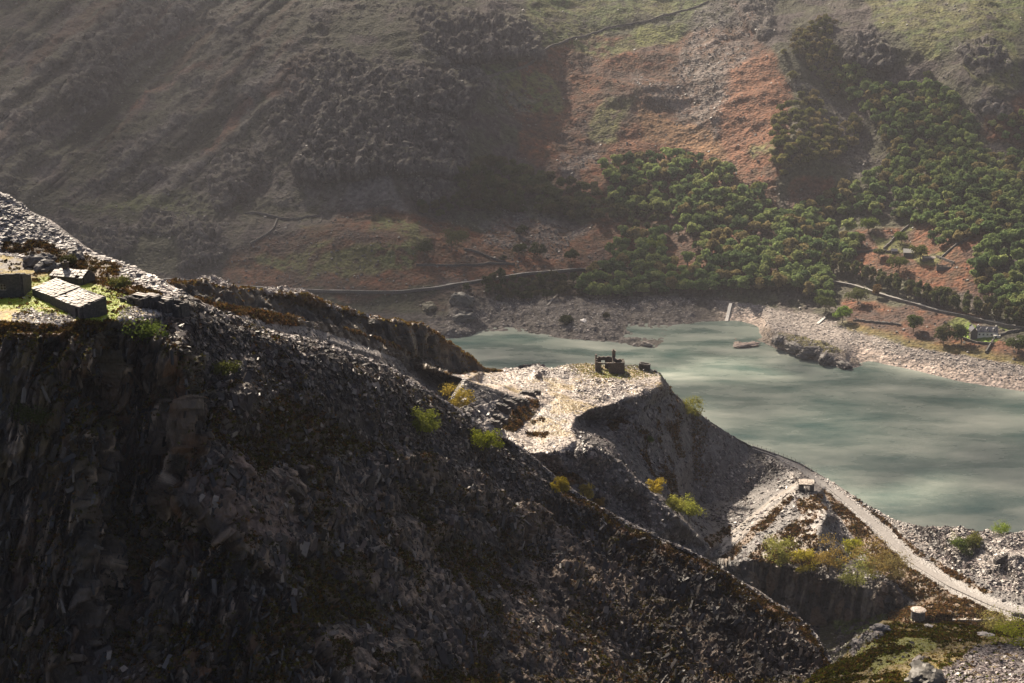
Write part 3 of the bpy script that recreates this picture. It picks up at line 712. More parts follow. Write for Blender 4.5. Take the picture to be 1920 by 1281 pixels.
shards('ridge_scree', B, cap * (1 - cf), 4500, (.3, 1.2), SLATE_LIT, mt_sl, flat=.5, lift=.3)
tufts('heather_tufts', B, (1 - cap) * (1 - cf) + .4 * smooth(8, 0, PY - lip) * cf + .02, 3500, (.35, .8), [(.14, .075, .022), (.1, .055, .02), (.16, .12, .03)], mt_hea)
# ================================================================== FOREGROUND HILL, CLIFF AND TIP SLOPE
F_top = [(-250,250),(-60,335),(0,362),(27,373),(60,398),(90,417),(133,450),(160,466),(183,480),(210,487),(233,493),(277,513),(320,537),(360,560),(385,574),(417,589),(460,602),(500,622),(560,634),(600,642),(640,659),(680,672),(723,687),(773,720),(827,746),(873,777),(907,806),(950,820),(990,852),(1023,876),(1057,908),(1085,928),(1126,955),(1176,981),(1231,1009),(1280,1026),(1333,1055),(1386,1093),(1430,1118),(1457,1135),(1493,1157),(1515,1178),(1530,1195),(1546,1224),(1560,1250),(1580,1275),(1600,1300)]
F_lines = [yz(l) for l in [
    # upper outline
    [(-250,250,322),(0,362,312),(60,398,309),(133,450,303),(183,480,297),(233,493,292),(277,513,287),(320,537,281),(360,560,274),(417,589,280),(500,622,290),(600,642,302),(640,659,308),(723,687,325),(773,720,335),(873,777,350),(907,806,354),(990,852,364),(1057,908,368),(1126,955,368),(1231,1009,360),(1333,1055,347),(1457,1135,333),(1530,1195,322),(1560,1250,314),(1600,1300,306)],
    # foot of upper slate tip, top of grass terrace
    [(-250,440,300),(0,475,293),(60,485,290),(130,495,286),(190,515,281),(250,545,275),(310,560,270),(353,575,262)],
    # terrace
    [(-250,560,189.2),(0,560,189.2),(60,560,189.2),(120,560,189),(200,560,188.8),(260,570,188),(330,578,186.5)],
    [(-250,520,190.2),(0,520,190.2),(60,520,190),(150,528,189.6),(220,545,189.2)],
    [(-250,610,188.5),(0,610,188.4),(100,606,188.2),(190,602,188),(250,600,187.5),(320,590,186)],
    # cliff edge
    [(-250,635,187),(0,630,186.8),(60,632,186.5),(120,626,186.5),(170,612,187),(215,606,187)],
    # cliff face, left (steep quarried wall)
    [(-250,700,237),(0,700,236),(90,700,237),(160,690,238),(180,660,240),(210,640,243)],
    [(-250,900,229),(0,900,229),(70,900,231),(150,900,232),(200,900,240)], [(-250,1100,224),(0,1100,224),(70,1100,226),(150,1100,227),(205,1100,237)],
    [(-250,1310,219),(0,1310,219),(80,1310,220),(160,1310,218),(260,1310,213),(400,1310,215)],
    [(205,1180,232),(260,1240,224),(130,1250,221)],
    # recess and pillar
    [(215,640,248),(230,760,249),(235,900,247),(240,1000,243)], [(270,650,248),(290,760,251),(300,920,248),(310,960,242)],
    [(320,650,249),(335,655,247),(345,662,246),(350,700,244),(355,760,242),(352,850,240),(330,900,238)],
    [(365,665,255),(375,720,254),(400,760,253),(425,780,251)],
    [(325,945,233),(345,943,232),(365,950,232),(420,1010,234)], [(330,1100,228),(300,1250,221)], [(345,1200,223),(350,1310,216)], [(430,1150,228),(420,1310,218)],
    # slope below the crest
    [(300,598,258),(353,590,262),(417,610,271),(500,645,278),(600,672,288),(700,710,305),(800,765,327),(900,830,343),(980,880,352),(1050,930,356)],
    [(400,700,258),(450,760,254),(520,800,262),(600,840,272),(700,860,288),(800,900,305),(900,940,325),(1000,960,340)],
    [(360,880,240),(420,900,243),(500,950,248),(600,1000,257),(700,1040,268),(800,1060,283),(900,1080,300),(1000,1100,316)],
    [(480,1050,236),(560,1100,240),(700,1180,248),(820,1200,262),(940,1210,283),(1060,1220,300),(1180,1240,308)],
    [(520,1310,217),(700,1310,232),(900,1310,256),(1100,1310,285),(1300,1310,297),(1450,1310,298),(1600,1320,303)],
    # rock walls right under the crest on the right
    [(1040,920,366),(1126,968,364),(1176,995,361),(1231,1025,355),(1280,1045,349),(1333,1075,342),(1386,1112,336),(1457,1155,328),(1515,1205,319),(1548,1255,313)],
    [(1030,1000,348),(1100,1060,346),(1180,1100,343),(1260,1140,336),(1340,1180,328),(1400,1220,322),(1470,1270,314)],
    [(1060,1080,325),(1150,1140,322),(1250,1200,316),(1350,1250,312)],
    [(-250,150,330),(1700,1200,320)],
]]
Fg = Sheet(-250, 1585, F_top, [(-250,1310),(1585,1310)], 1500, 780, F_lines, soft=2)
PX, PY = Fg.PX, Fg.PY
P = Fg.P.copy(); N0 = Fg.normals()
crest = Fg.line(F_top, PX)
wx, wy = PX + w2(40, 26, 70), PY + w2(40, 20, 71)
n1 = fbm(P / 16, 4, 2, ridged=True); n2 = fbm(P / 4, 4, 4, ridged=True); n3 = fbm(P / 1.0, 3, 6); mid = fbm(P / 8, 4, 61); fine = fbm(P / 2., 3, 62)
lean = P + P[..., 2:3] * np.array([-.22, .0, 0])
wob = .18 * fbm(P / 5, 3, 8)[..., None]
cvA, a1, a2 = voro(lean * np.array([1 / 3.2, 1 / 4., 1 / 30.]) + wob, 3)
cvB, b1, b2 = voro(lean * np.array([1 / 1.1, 1 / 1.8, 1 / 11.]) + wob, 5)
cvC, c1, c2 = voro((P + P[..., 2:3] * np.array([.5, 0, 0])) * np.array([1 / 1.7, 1 / 2.0, 1 / 3.2]) + wob * 1.2, 7)
cvD, d1, d2 = voro(P / 4.5 + wob, 9)
cliffL = blur(inpoly(wx * .5 + PX * .5, wy * .3 + PY * .7, [(-260,636),(0,632),(120,628),(175,614),(230,612),(330,650),(365,668),(400,760),(380,860),(330,930),(420,1010),(560,1140),(640,1320),(-260,1320)]), 2)
talusL = blur(inpoly(wx, wy, [(60,1320),(110,1240),(200,1190),(300,1240),(300,1320)]), 3)
cliffL = np.clip(cliffL - talusL, 0, 1)
cliffR = blur(inpoly(wx, wy, [(1000,930),(1126,968),(1280,1042),(1400,1120),(1550,1250),(1600,1320),(1280,1320),(1050,1100),(900,1000),(780,940)]), 3) * smooth(6, 16, PY - crest)
slabs = blur(smooth(-.02, .22, fbm(P / 13, 3, 90)) * inpoly(wx, wy, [(420,800),(760,880),(1000,1000),(1300,1200),(1300,1320),(620,1320),(460,1060),(330,900)]), 2)
rockS = np.clip(slabs, 0, 1) * (1 - cliffL) * (1 - cliffR)
terr = blur(inpoly(PX, PY, [(-260,470),(0,478),(130,497),(190,515),(250,545),(340,572),(330,590),(250,604),(215,606),(120,626),(0,632),(-260,636)]), 2)
upper = blur(inpoly(PX, PY, [(-260,200),(0,355),(180,470),(340,540),(340,572),(250,545),(130,497),(0,478),(-260,470)]), 2)
talus = 1 - np.clip(cliffL + cliffR + rockS + terr, 0, 1)
disp = (cliffL * (4.0 * (cvA - .5) + 2.6 * (cvB - .5) + .5 * n2 + .15 * n3)
        + cliffR * (1.8 * (cvA - .5) + 1.1 * (cvB - .5) + 1.0 * (cvC - .5) + .6 * n2)
        + rockS * (2.2 * (cvC - .4) + 1.1 * (cvB - .5) + .8 * n1)
        + terr * (.12 * n2 + .10 * n3) + talus * (1.1 * n1 * (1 - upper) + .5 * n2 + .28 * n3 + .5 * (cvC - .5)))
ribw = np.clip(blur(inpoly(wx, wy, [(420,720),(640,800),(860,880),(1080,1010),(1300,1180),(1400,1330),(560,1330),(430,1080),(380,900)]), 10), 0, 1) * (1 - cliffL)
rp = np.stack([(.75 * P[..., 0] + P[..., 2]) / 8.5, (P[..., 0] - .75 * P[..., 2]) / 34., P[..., 1] / 30.], -1)
rib = fbm(rp, 4, 110, ridged=True)
disp = disp + ribw * 3.4 * rib
colm = fbm(lean * np.array([1 / 2.6, 1 / 6., 1 / 55.]) + wob, 4, 120, gain=.6); colf = fbm(lean * np.array([1 / .9, 1 / 3., 1 / 22.]) + wob, 3, 121)
disp = disp + cliffL * (1.6 * colm + .6 * colf)
disp *= smooth(-2, 10, PY - crest) * .6 + .4
Fg.P = P + N0 * disp[..., None]
Nn = Fg.normals(); nz = Nn[..., 2]
C = np.zeros(PX.shape + (3,)) + np.array((.025, .02, .018))
C = mixc(C, (.06, .049, .044), smooth(-.05, .25, mid + .3 * fine))
C = mixc(C, (.40, .34, .30), upper * smooth(-.5, 0, fine))  # sheen of the tip's slates put into a paler colour
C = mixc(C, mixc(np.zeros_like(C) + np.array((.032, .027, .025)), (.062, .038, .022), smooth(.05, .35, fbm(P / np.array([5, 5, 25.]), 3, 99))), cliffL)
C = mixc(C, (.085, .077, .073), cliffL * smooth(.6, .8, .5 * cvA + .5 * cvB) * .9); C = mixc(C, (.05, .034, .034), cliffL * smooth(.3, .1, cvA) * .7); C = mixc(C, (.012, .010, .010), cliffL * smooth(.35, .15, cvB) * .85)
C = mixc(C, (.13, .115, .105), cliffL * smooth(.02, .35, colm) * smooth(-.2, .2, colf)); C = mixc(C, (.32, .29, .27), cliffL * smooth(.22, .5, fbm(lean * np.array([1 / .8, 1 / 2.5, 1 / 14.]) + wob, 4, 128) + .3 * colm)); C = mixc(C, (.010, .009, .009), cliffL * smooth(.0, -.28, colm + .5 * colf) * .9)  # pale and dark stripes paint sheen and relief that the light leaves out
C = mixc(C, (.07, .06, .022), cliffL * .75 * smooth(330, 60, PX) * smooth(.05, .35, fbm(P / np.array([6, 6, 14.]), 3, 125))); C = mixc(C, (.10, .055, .028), cliffL * .8 * smooth(.2, .4, fbm(P / np.array([2.5, 5, 16.]), 3, 126)) * smooth(180, 260, PX))
C = mixc(C, mixc(np.zeros_like(C) + np.array((.062, .048, .036)), (.018, .015, .013), smooth(.2, .8, cvB)), cliffR)
C = mixc(C, (.11, .092, .082), rockS * smooth(.5, .9, cvC)); C = mixc(C, (.02, .017, .015), rockS * smooth(.4, .2, cvB) * .8)
veg = smooth(-.02, .18, mid + .25 * fine) * smooth(.2, .55, nz) * (1 - upper) * (1 - terr)
veg = np.clip(veg + ribw * smooth(.1, .4, nz - .25 * rib + .3 * fine) * smooth(.25, -.1, rib) * .9, 0, 1)
vegm = np.clip(veg * (.35 + .8 * blur(inpoly(wx, wy, [(400,680),(560,760),(760,860),(900,940),(1000,1040),(900,1200),(1000,1320),(500,1320),(440,1000),(520,900),(360,800)]), 8)), 0, 1)
C = mixc(C, mixc(np.zeros_like(C) + np.array((.055, .05, .008)), (.065, .034, .010), smooth(-.1, .3, fbm(P / 11, 3, 66))), vegm * .9)
ledge = cliffL * smooth(.35, .6, nz) * smooth(.0, .3, fbm(P / 10, 3, 68))
C = mixc(C, (.05, .048, .008), ledge * .9)
C = mixc(C, (.19, .165, .145), ribw * smooth(.2, .5, rib) * smooth(.3, .8, cvB) * .85)
pinkt = blur(inpoly(wx, wy, [(350,870),(440,850),(560,980),(520,1040),(440,1010),(360,930)]), 4)
C = mixc(C, (.15, .12, .112), pinkt * (1 - vegm) * .8)
# terrace cover
gb_ = np.clip(blur(inpoly(wx * .3 + PX * .7, wy * .3 + PY * .7, [(150,535),(200,530),(250,548),(245,580),(245,600),(180,606),(60,590),(30,580),(-260,590),(-260,565),(30,540),(60,525),(90,515)]), 2), 0, 1)
C = mixc(C, mixc(np.zeros_like(C) + np.array((.42, .30, .045)), (.2, .11, .02), smooth(-.1, .25, fine + .6 * mid)), terr)
C = mixc(C, (.30, .37, .02), terr * gb_ * smooth(-.5, -.1, fine + .5 * mid))
C = mixc(C, (.33, .29, .25), terr * blur(inpoly(wx, wy, [(20,590),(60,578),(120,590),(150,600),(110,612),(20,606)]) + inpoly(wx, wy, [(-260,480),(0,480),(40,495),(80,505),(60,512),(-260,500)]) + inpoly(wx * .4 + PX * .6, wy * .4 + PY * .6, [(250,570),(350,577),(420,592),(350,600),(300,606),(220,598)]), 1) * smooth(-.3, .1, fine))
hU = blur(inpoly(wx * .5 + PX * .5, wy * .5 + PY * .5, [(0,455),(60,450),(130,468),(190,484),(230,500),(225,520),(260,535),(330,556),(350,566),(320,568),(250,552),(190,538),(150,522),(110,505),(60,490),(0,470)]), 1)
hU *= 1 - inpoly(wx * .3 + PX * .7, wy * .3 + PY * .7, [(230,496),(280,512),(330,540),(350,562),(300,552),(250,530),(222,515)])
hL = blur(inpoly(wx * .4 + PX * .6, wy * .4 + PY * .6, [(-260,604),(0,604),(90,610),(160,605),(190,606),(215,612),(165,626),(110,634),(50,640),(-260,645)]), 1)
hC = smooth(0, 12, PY - crest) * smooth(40, 14, PY - crest + 20 * mid) * inpoly(PX, PY, [(1040,890),(1600,1180),(1600,1300),(1500,1280),(1040,960)])
hm = np.clip(hU + hL + hC, 0, 1)
C = mixc(C, mixc(np.zeros_like(C) + np.array((.12, .065, .024)), (.075, .05, .02), smooth(-.2, .3, fine)), hm)
C = mixc(C, (.17, .16, .02), .9 * blur(inpoly(PX, PY, [(1150,968),(1180,980),(1240,1008),(1250,1020),(1215,1016),(1170,990)]), 1))
cstrip = smooth(14, 3, PY - crest) * smooth(350, 400, PX) * (1 - hm)
C = mixc(C, (.30, .255, .215), cstrip * .85)  # sunlit rim of the crest painted as a pale strip
C *= 1 + (np.array((1.25, 1.0, .78)) - 1) * (np.clip(cliffL + cliffR + rockS + talus * (1 - upper) * (1 - cstrip), 0, 1))[..., None]  # warm tint in the colour offsets blue skylight on shaded rock
C = np.clip(C * (1 + .4 * n3)[..., None], .004, .9)
mt_fg = terrain_mat('foreground_rock', rough=.55, spec=.45, bs=1.6, bump=.9, dist=.3, var=.45, vstretch=(1, 1, .5))
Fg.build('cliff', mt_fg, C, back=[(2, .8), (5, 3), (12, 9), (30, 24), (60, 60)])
dark = [(.042, .03, .024), (.016, .012, .010), (.065, .048, .038), (.2, .16, .13), (.075, .048, .038), (.025, .018, .014)]  # slates of the shaded slope, its shade put into their colour
# slates of the tip slope; bigger blocks lower down
m1 = talus * (1 - upper) * (1 - .75 * vegm) * (1 - hm)
shards('slope_scree', Fg, m1 * (PX > 200) * (.1 + smooth(-.25, .25, fbm(P / 12, 3, 101)) * (1 - .8 * ribw) * smooth(420, 120, PY - crest) + 1.4 * smooth(130, 30, PY - crest)), 42000, (.2, 1.5), dark, mt_sl, flat=.45, thick=.22, lift=.15)
shards('slope_slabs', Fg, np.clip(rockS * 1.5 + cliffR * .5 + m1 * .25, 0, 1) * (PY > 700) * smooth(.05, .35, rib) * smooth(-.1, .2, fbm(P / 9, 3, 131)), 5500, (.8, 3.4), dark, mt_sl, flat=.3, thick=.3, lift=.0, aspect=(.2, .5), pref=(.25, -.9, .2), upright=True)
shards('crest_scree', Fg, cstrip * (1 - cliffL), 13000, (.3, 1.2), SLATE_LIT, mt_sl, flat=.3, lift=.2, pref=(0, 0, .8))
shards('upper_scree', Fg, upper * (1 - hU), 26000, (.3, 1.3), SLATE_LIT, mt_sl, flat=.3, pref=(0, 0, .9))
shards('cliff_flakes', Fg, (cliffL + cliffR * .6) * (.3 + smooth(-.2, .3, fbm(P / 8, 3, 133))), 15000, (.4, 3.4), [(.045, .038, .034), (.018, .015, .014), (.06, .04, .026), (.12, .105, .095), (.03, .025, .023)], mt_sl, flat=.22, thick=.15, lift=.05, aspect=(.12, .35), upright=True)
shards('terrace_stones', Fg, terr * blur(inpoly(wx, wy, [(20,590),(60,578),(120,590),(150,600),(110,612),(20,606)]) + inpoly(PX, PY, [(225,575),(350,577),(420,592),(350,604),(300,610),(220,600)]) + .012, 1), 3200, (.2, .8), SLATE_LIT, mt_sl, flat=.4)
tufts('heather', Fg, np.clip(hU + hL + hC + .2 * terr * smooth(.0, .3, fine), 0, 1) * (.12 + smooth(-.25, .2, mid + fine)), 15000, (.22, .6), [(.13, .068, .022), (.09, .05, .018), (.17, .11, .028), (.06, .048, .016)], mt_hea)
tufts('grass', Fg, terr * (1 - hm) * gb_, 4000, (.1, .22), [(.3, .4, .03), (.34, .36, .03), (.34, .28, .03)], mt_hea, cat='grass')
tufts('mossy_growth', Fg, np.clip(vegm + ledge, 0, 1), 30000, (.2, .65), [(.10, .085, .014), (.12, .06, .018), (.06, .055, .012), (.05, .03, .012)], mt_hea, cat='moss')

# ================================================================== NEAR KNOLL, LOWER RIGHT
K_top = [(1480,1300),(1520,1272),(1545,1258),(1570,1248),(1590,1225),(1600,1205),(1620,1192),(1640,1184),(1660,1170),(1700,1172),(1740,1172),(1780,1170),(1820,1176),(1860,1186),(1900,1192),(1920,1195),(2080,1215)]
K_lines = [
    [(1480,1300,236),(1545,1258,246),(1590,1225,255),(1620,1192,263),(1660,1170,268),(1740,1172,270),(1860,1186,266),(1920,1195,262),(2080,1215,255)],
    [(1500,1320,228),(1560,1262,240),(1600,1235,250),(1640,1205,255),(1700,1200,254),(1800,1205,252),(1920,1215,250),(2080,1235,245)],
    [(1580,1320,221),(1660,1260,231),(1740,1250,231),(1830,1240,236),(1920,1235,240)],
    [(1640,1330,213),(1740,1325,208),(1840,1325,206),(1920,1325,205),(2080,1330,202)],[(1480,1100,260),(2080,1120,280)]]
K = Sheet(1485, 2070, K_top, [(1485,1320),(2070,1320)], 700, 190, K_lines, soft=2)
PX, PY = K.PX, K.PY
P = K.P.copy(); N0 = K.normals()
wx, wy = PX + w2(40, 20, 70), PY + w2(40, 14, 71)
n1 = fbm(P / 9, 4, 2, ridged=True); n2 = fbm(P / 2.5, 4, 4, ridged=True); n3 = fbm(P / .7, 3, 6); mid = fbm(P / 6, 4, 61); fine = fbm(P / 1.4, 3, 62)
cvC, _, _ = voro(P * np.array([1 / 2., 1 / 2.4, 1 / 3.]) + .3 * n2[..., None], 7)
rkn = blur(inpoly(wx * .4 + PX * .6, wy * .4 + PY * .6, [(1590,1225),(1605,1200),(1650,1180),(1668,1178),(1660,1195),(1620,1215),(1600,1240)]), 2)
K.P = P + N0 * (.5 * n1 + .25 * n2 + .1 * n3 + rkn * 1.6 * (cvC - .3))[..., None]
C = np.zeros(PX.shape + (3,)) + np.array((.17, .12, .03))
C = mixc(C, (.15, .15, .014), blur(inpoly(wx, wy, [(1600,1240),(1640,1195),(1720,1195),(1760,1210),(1700,1240),(1640,1262)]), 3))
C = mixc(C, (.05, .045, .015), smooth(.08, .25, mid + .3 * fine))
sl = blur(inpoly(wx, wy, [(1790,1240),(1830,1215),(1900,1200),(2080,1215),(2080,1330),(1700,1330),(1740,1270)]), 3)
C = mixc(C, (.10, .083, .083), sl * smooth(-.5, .0, fine))
C = mixc(C, (.12, .11, .10), rkn)
C = np.clip(C * (1 + .3 * n3)[..., None], .01, .9)
K.build('knoll_ground', mt_q, C, back=[(2, 1.5), (8, 10), (25, 40), (60, 80)])
shards('knoll_scree', K, sl * .9 + .05 + rkn, 16000, (.15, .9), [(.13, .105, .105), (.08, .065, .066), (.2, .165, .155)], mt_sl, flat=.4)
tufts('heather', K, (1 - sl) * smooth(-.05, .2, mid + .3 * fine) * (1 - rkn) + .02, 9000, (.25, .6), [(.05, .05, .012), (.08, .06, .014), (.12, .07, .02), (.10, .11, .015)], mt_hea)
tufts('grass', K, (1 - sl) * (1 - rkn), 6000, (.1, .22), [(.22, .2, .02), (.25, .17, .03), (.17, .18, .018)], mt_hea, cat='grass')
# ================================================================== LAKE
lake_m, nt, b, out = new_mat('lake_water'); L = nt.links
g = N(nt, 'ShaderNodeNewGeometry')
mp = N(nt, 'ShaderNodeMapping'); mp.inputs['Scale'].default_value = (.009, .02, 1); mp.inputs['Rotation'].default_value = (0, 0, .25); L.new(g.outputs['Position'], mp.inputs['Vector'])
ns = N(nt, 'ShaderNodeTexNoise'); ns.inputs['Scale'].default_value = 1.6; ns.inputs['Detail'].default_value = 5; ns.inputs['Roughness'].default_value = .6; ns.inputs['Distortion'].default_value = .15
L.new(mp.outputs[0], ns.inputs['Vector'])
rr = N(nt, 'ShaderNodeMapRange'); rr.inputs[1].default_value = .4; rr.inputs[2].default_value = .68; rr.inputs[3].default_value = .12; rr.inputs[4].default_value = .6
L.new(ns.outputs['Fac'], rr.inputs[0]); L.new(rr.outputs[0], b.inputs['Roughness'])
cr = N(nt, 'ShaderNodeValToRGB'); L.new(ns.outputs['Fac'], cr.inputs[0])
cr.color_ramp.elements[0].position = .35; cr.color_ramp.elements[0].color = (.065, .115, .105, 1)
cr.color_ramp.elements[1].position = .7; cr.color_ramp.elements[1].color = (.29, .31, .265, 1)  # pale patches paint bright glints into the water colour
L.new(cr.outputs[0], b.inputs['Base Color'])
b.inputs['IOR'].default_value = 1.33
nw = N(nt, 'ShaderNodeTexNoise'); nw.inputs['Scale'].default_value = .35; nw.inputs['Detail'].default_value = 6; nw.inputs['Roughness'].default_value = .65
L.new(g.outputs['Position'], nw.inputs['Vector'])
bp = N(nt, 'ShaderNodeBump'); bp.inputs['Strength'].default_value = .5; bp.inputs['Distance'].default_value = .5
L.new(nw.outputs['Fac'], bp.inputs['Height']); L.new(bp.outputs[0], b.inputs['Normal'])
X = np.array([[-1500, 250, 0], [1800, 250, 0], [1800, 1300, 0], [-1500, 1300, 0]], float)
lk = link('lake', mesh_from('lake', X, [[0, 1, 2, 3]], [lake_m])); tag(lk, cat='lake', kind='structure')
# valley floor far under and around everything seen
gm = plain_mat('valley_ground', (.07, .07, .04), bs=.02)
X = np.array([[-6000, -3000, -25], [6000, -3000, -25], [6000, 6000, -25], [-6000, 6000, -25]], float)
gr_ = link('ground', mesh_from('ground', X, [[0, 1, 2, 3]], [gm])); tag(gr_, cat='ground', kind='structure')

# ================================================================== LIGHT AND AIR
AZ, EL = R(-25), R(42)          # sun ahead and to the left of the view
SUN = Vector((math.sin(AZ) * math.cos(EL), math.cos(AZ) * math.cos(EL), math.sin(EL)))
w = bpy.data.worlds.new('World'); sc.world = w; w.use_nodes = True
nt = w.node_tree
sky = nt.nodes.new('ShaderNodeTexSky'); sky.sky_type = 'NISHITA'; sky.sun_disc = False
sky.sun_elevation = EL; sky.sun_rotation = AZ; sky.altitude = 300; sky.dust_density = 6; sky.ozone_density = .3; sky.air_density = .7
nt.links.new(sky.outputs[0], nt.nodes['Background'].inputs['Color'])
nt.nodes['Background'].inputs['Strength'].default_value = SKY_STR
sl_ = bpy.data.lights.new('sun', 'SUN'); sl_.energy = SUN_STR; sl_.angle = R(.5); sl_.color = (1, .865, .69)
so = bpy.data.objects.new('sun', sl_); COL.objects.link(so)
so.rotation_euler = SUN.to_track_quat('Z', 'Y').to_euler()
so.location = SUN * 900 + Vector((0, 600, 0))
# broken cloud sheet added out of view, its cover shaped to place sun and shade
def shade_cloud_layer():
    H = 1100.0
    s = np.array(SUN)
    gx, gy = np.meshgrid(np.arange(-2000, 1300, 10.), np.arange(650, 3600, 10.))
    acc = np.zeros(gx.shape); cnt = np.zeros(gx.shape)
    def put(P_, val):
        c = P_ + s * ((H - P_[..., 2]) / s[2])[..., None]
        i = np.round((c[..., 0] + 2000) / 10).astype(int); j = np.round((c[..., 1] - 650) / 10).astype(int)
        ok = (i >= 0) & (i < gx.shape[1]) & (j >= 0) & (j < gx.shape[0])
        np.add.at(acc, (j[ok], i[ok]), val[ok]); np.add.at(cnt, (j[ok], i[ok]), 1)
    PX, PY = M.PX[::3, ::3], M.PY[::3, ::3]; Pm = M.P[::3, ::3]
    w1 = 60 * fbm(np.stack([PX / 150, PY / 150, 0 * PX], -1), 4, 301); w2_ = 40 * fbm(np.stack([PX / 150, PY / 150, 0 * PX + 5], -1), 4, 302)
    def lit(poly, k): return k * blur(blur(inpoly(PX + w1, PY + w2_, poly), 8), 8)
    v = np.full(PX.shape, .90) - .25 * smooth(0, .5, fbm(np.stack([PX / 260 + PY / 300, PY / 200, 0 * PX], -1), 4, 303))
    v -= lit([(1170,40),(1300,20),(1500,120),(1560,260),(1480,360),(1250,340),(1120,300),(1180,160)], .75)
    v -= lit([(1130,300),(1300,280),(1450,330),(1700,330),(1960,380),(2250,500),(2250,840),(1900,840),(1340,640),(1350,560),(1200,500)], .72)
    v -= lit([(1560,-20),(1960,-40),(1960,230),(1700,280),(1480,180)], .42)
    v -= .36 * smooth(170, -40, PY) * smooth(150, 600, PX)
    v -= lit([(480,430),(800,400),(1000,520),(700,560),(440,540)], .18)
    v -= lit([(1060,615),(1240,640),(1240,660),(1060,645)], .5)
    v += lit([(1560,560),(1760,600),(1740,620),(1560,590)], 0)
    put(Pm[Pm[..., 2] > 0], np.clip(v, 0, .95)[Pm[..., 2] > 0])
    lx, ly = np.meshgrid(np.arange(-900, 900, 6.), np.arange(480, 1100, 6.))
    lp = np.stack([lx, ly, 0 * lx], -1)
    # photo position of each lake point
    dd = ly * math.cos(PITCH) + CAMZ * math.sin(PITCH)
    qx = 960 + F * lx / dd; qy = 640.5 - F * (ly * math.sin(PITCH) - CAMZ * math.cos(PITCH)) / dd
    v = .84 + 1.5 * fbm(np.stack([lx / 120 + ly / 500, ly / 45, 0 * lx], -1), 3, 311) + 1.8 * fbm(np.stack([lx / 38, ly / 22, 0 * lx], -1), 3, 312)
    for (x, y, a, b_, k) in [(1290,628,80,8,.9),(1250,668,110,14,.7),(1330,700,110,22,.8),(1420,695,40,12,.6),(960,650,90,12,.4),(1090,660,80,8,.4),(1600,832,60,12,.6),(1785,932,26,9,.8),(1852,870,26,8,.7),(1885,840,34,6,.7),(1720,885,60,12,.4),(1500,735,50,8,.5),(1690,960,60,8,.3),(1440,865,80,12,.4),(1350,655,60,9,-.6),(1560,757,60,8,-.5),(1370,640,50,8,-.5),(1900,780,120,60,-.3),(1900,950,100,40,-.3)]:
        v -= 1.5 * k * np.exp(-((qx - x) / (1.5 * a)) ** 2 - ((qy - y) / (1.8 * b_)) ** 2)
    m = ly > 560
    v = np.clip(v, 0, .94); put(lp[m], v[m])
    for sh in (Q, B, K):
        put(sh.P[::4, ::4].reshape(-1, 3), np.zeros(sh.P[::4, ::4].shape[:2]).ravel())
    fx, fy = Fg.PX[::4, ::4], Fg.PY[::4, ::4]
    fv = .93 * smooth(25, 110, fy - Fg.line(F_top, fx)) * smooth(240, 380, fx + .3 * fy)  # cover added to darken the slope and cliff below the crest
    fv = np.maximum(fv, .93 * smooth(660, 720, fy))
    fv *= 1 - blur(inpoly(fx, fy, [(-260,200),(0,340),(180,440),(360,540),(420,600),(330,612),(240,622),(120,640),(-260,645)]), 1)
    ax, ay = np.meshgrid(np.arange(-330, 25, 5.), np.arange(-60, 200, 5.)); put(np.stack([ax, ay, 0 * ax + 195], -1), 0 * ax + .95)  # extra cover added to darken the air near the camera
    put(Fg.P[::4, ::4].reshape(-1, 3), fv.ravel())
    # spread the known values into the gaps
    a_, c_ = blur(acc, 1), blur(cnt, 1)
    val = np.where(c_ > .05, a_ / np.maximum(c_, 1e-6), -1)
    a2, c2 = blur(blur(acc, 14), 14), blur(blur(cnt, 14), 14)
    far_ = np.where(c2 > 1e-3, a2 / np.maximum(c2, 1e-9), .5 + .5 * fbm(np.stack([gx / 500, gy / 500, 0 * gx], -1), 4, 320))
    val = blur(np.where(val < 0, far_, val), 1)
    edge = np.minimum(np.minimum(gx + 2000, 1280 - gx), np.minimum(gy - 650, 3580 - gy))
    val = np.clip(val, 0, .95) * smooth(0, 120, edge)
    al = 1 - np.sqrt(1 - val)
    bil = 45 * fbm(np.stack([gx / 160, gy / 160, 0 * gx], -1), 4, 330)
    top = np.stack([gx, gy, H + 12 + 90 * val + bil], -1); bot = np.stack([gx, gy, H - 12 - 25 * val + .5 * bil], -1)
    n_ = gx.size; idx = np.arange(n_).reshape(gx.shape)
    f = np.stack([idx[:-1, :-1], idx[:-1, 1:], idx[1:, 1:], idx[1:, :-1]], -1).reshape(-1, 4)
    keep = (np.array([al.ravel()[f[:, k]] for k in range(4)]).max(0) > .01)
    f = f[keep]
    cm = bpy.data.materials.new('shade_cloud'); cm.use_nodes = True; nt = cm.node_tree; L = nt.links; nt.nodes.remove(nt.nodes['Principled BSDF'])
    at = N(nt, 'ShaderNodeAttribute', attribute_name='Col'); tr = N(nt, 'ShaderNodeBsdfTransparent')
    df = N(nt, 'ShaderNodeBsdfDiffuse'); tl = N(nt, 'ShaderNodeBsdfTranslucent'); df.inputs[0].default_value = (.8, .8, .8, 1); tl.inputs[0].default_value = (.3, .3, .3, 1)
    m1_ = N(nt, 'ShaderNodeMixShader'); m1_.inputs[0].default_value = .35; L.new(df.outputs[0], m1_.inputs[1]); L.new(tl.outputs[0], m1_.inputs[2])
    m2_ = N(nt, 'ShaderNodeMixShader'); L.new(at.outputs['Color'], m2_.inputs[0]); L.new(tr.outputs[0], m2_.inputs[1]); L.new(m1_.outputs[0], m2_.inputs[2])
    L.new(m2_.outputs[0], nt.nodes['Material Output'].inputs['Surface'])
    V = np.concatenate([top.reshape(-1, 3), bot.reshape(-1, 3)]); c = np.repeat(np.concatenate([al.ravel(), al.ravel()])[:, None], 3, 1)
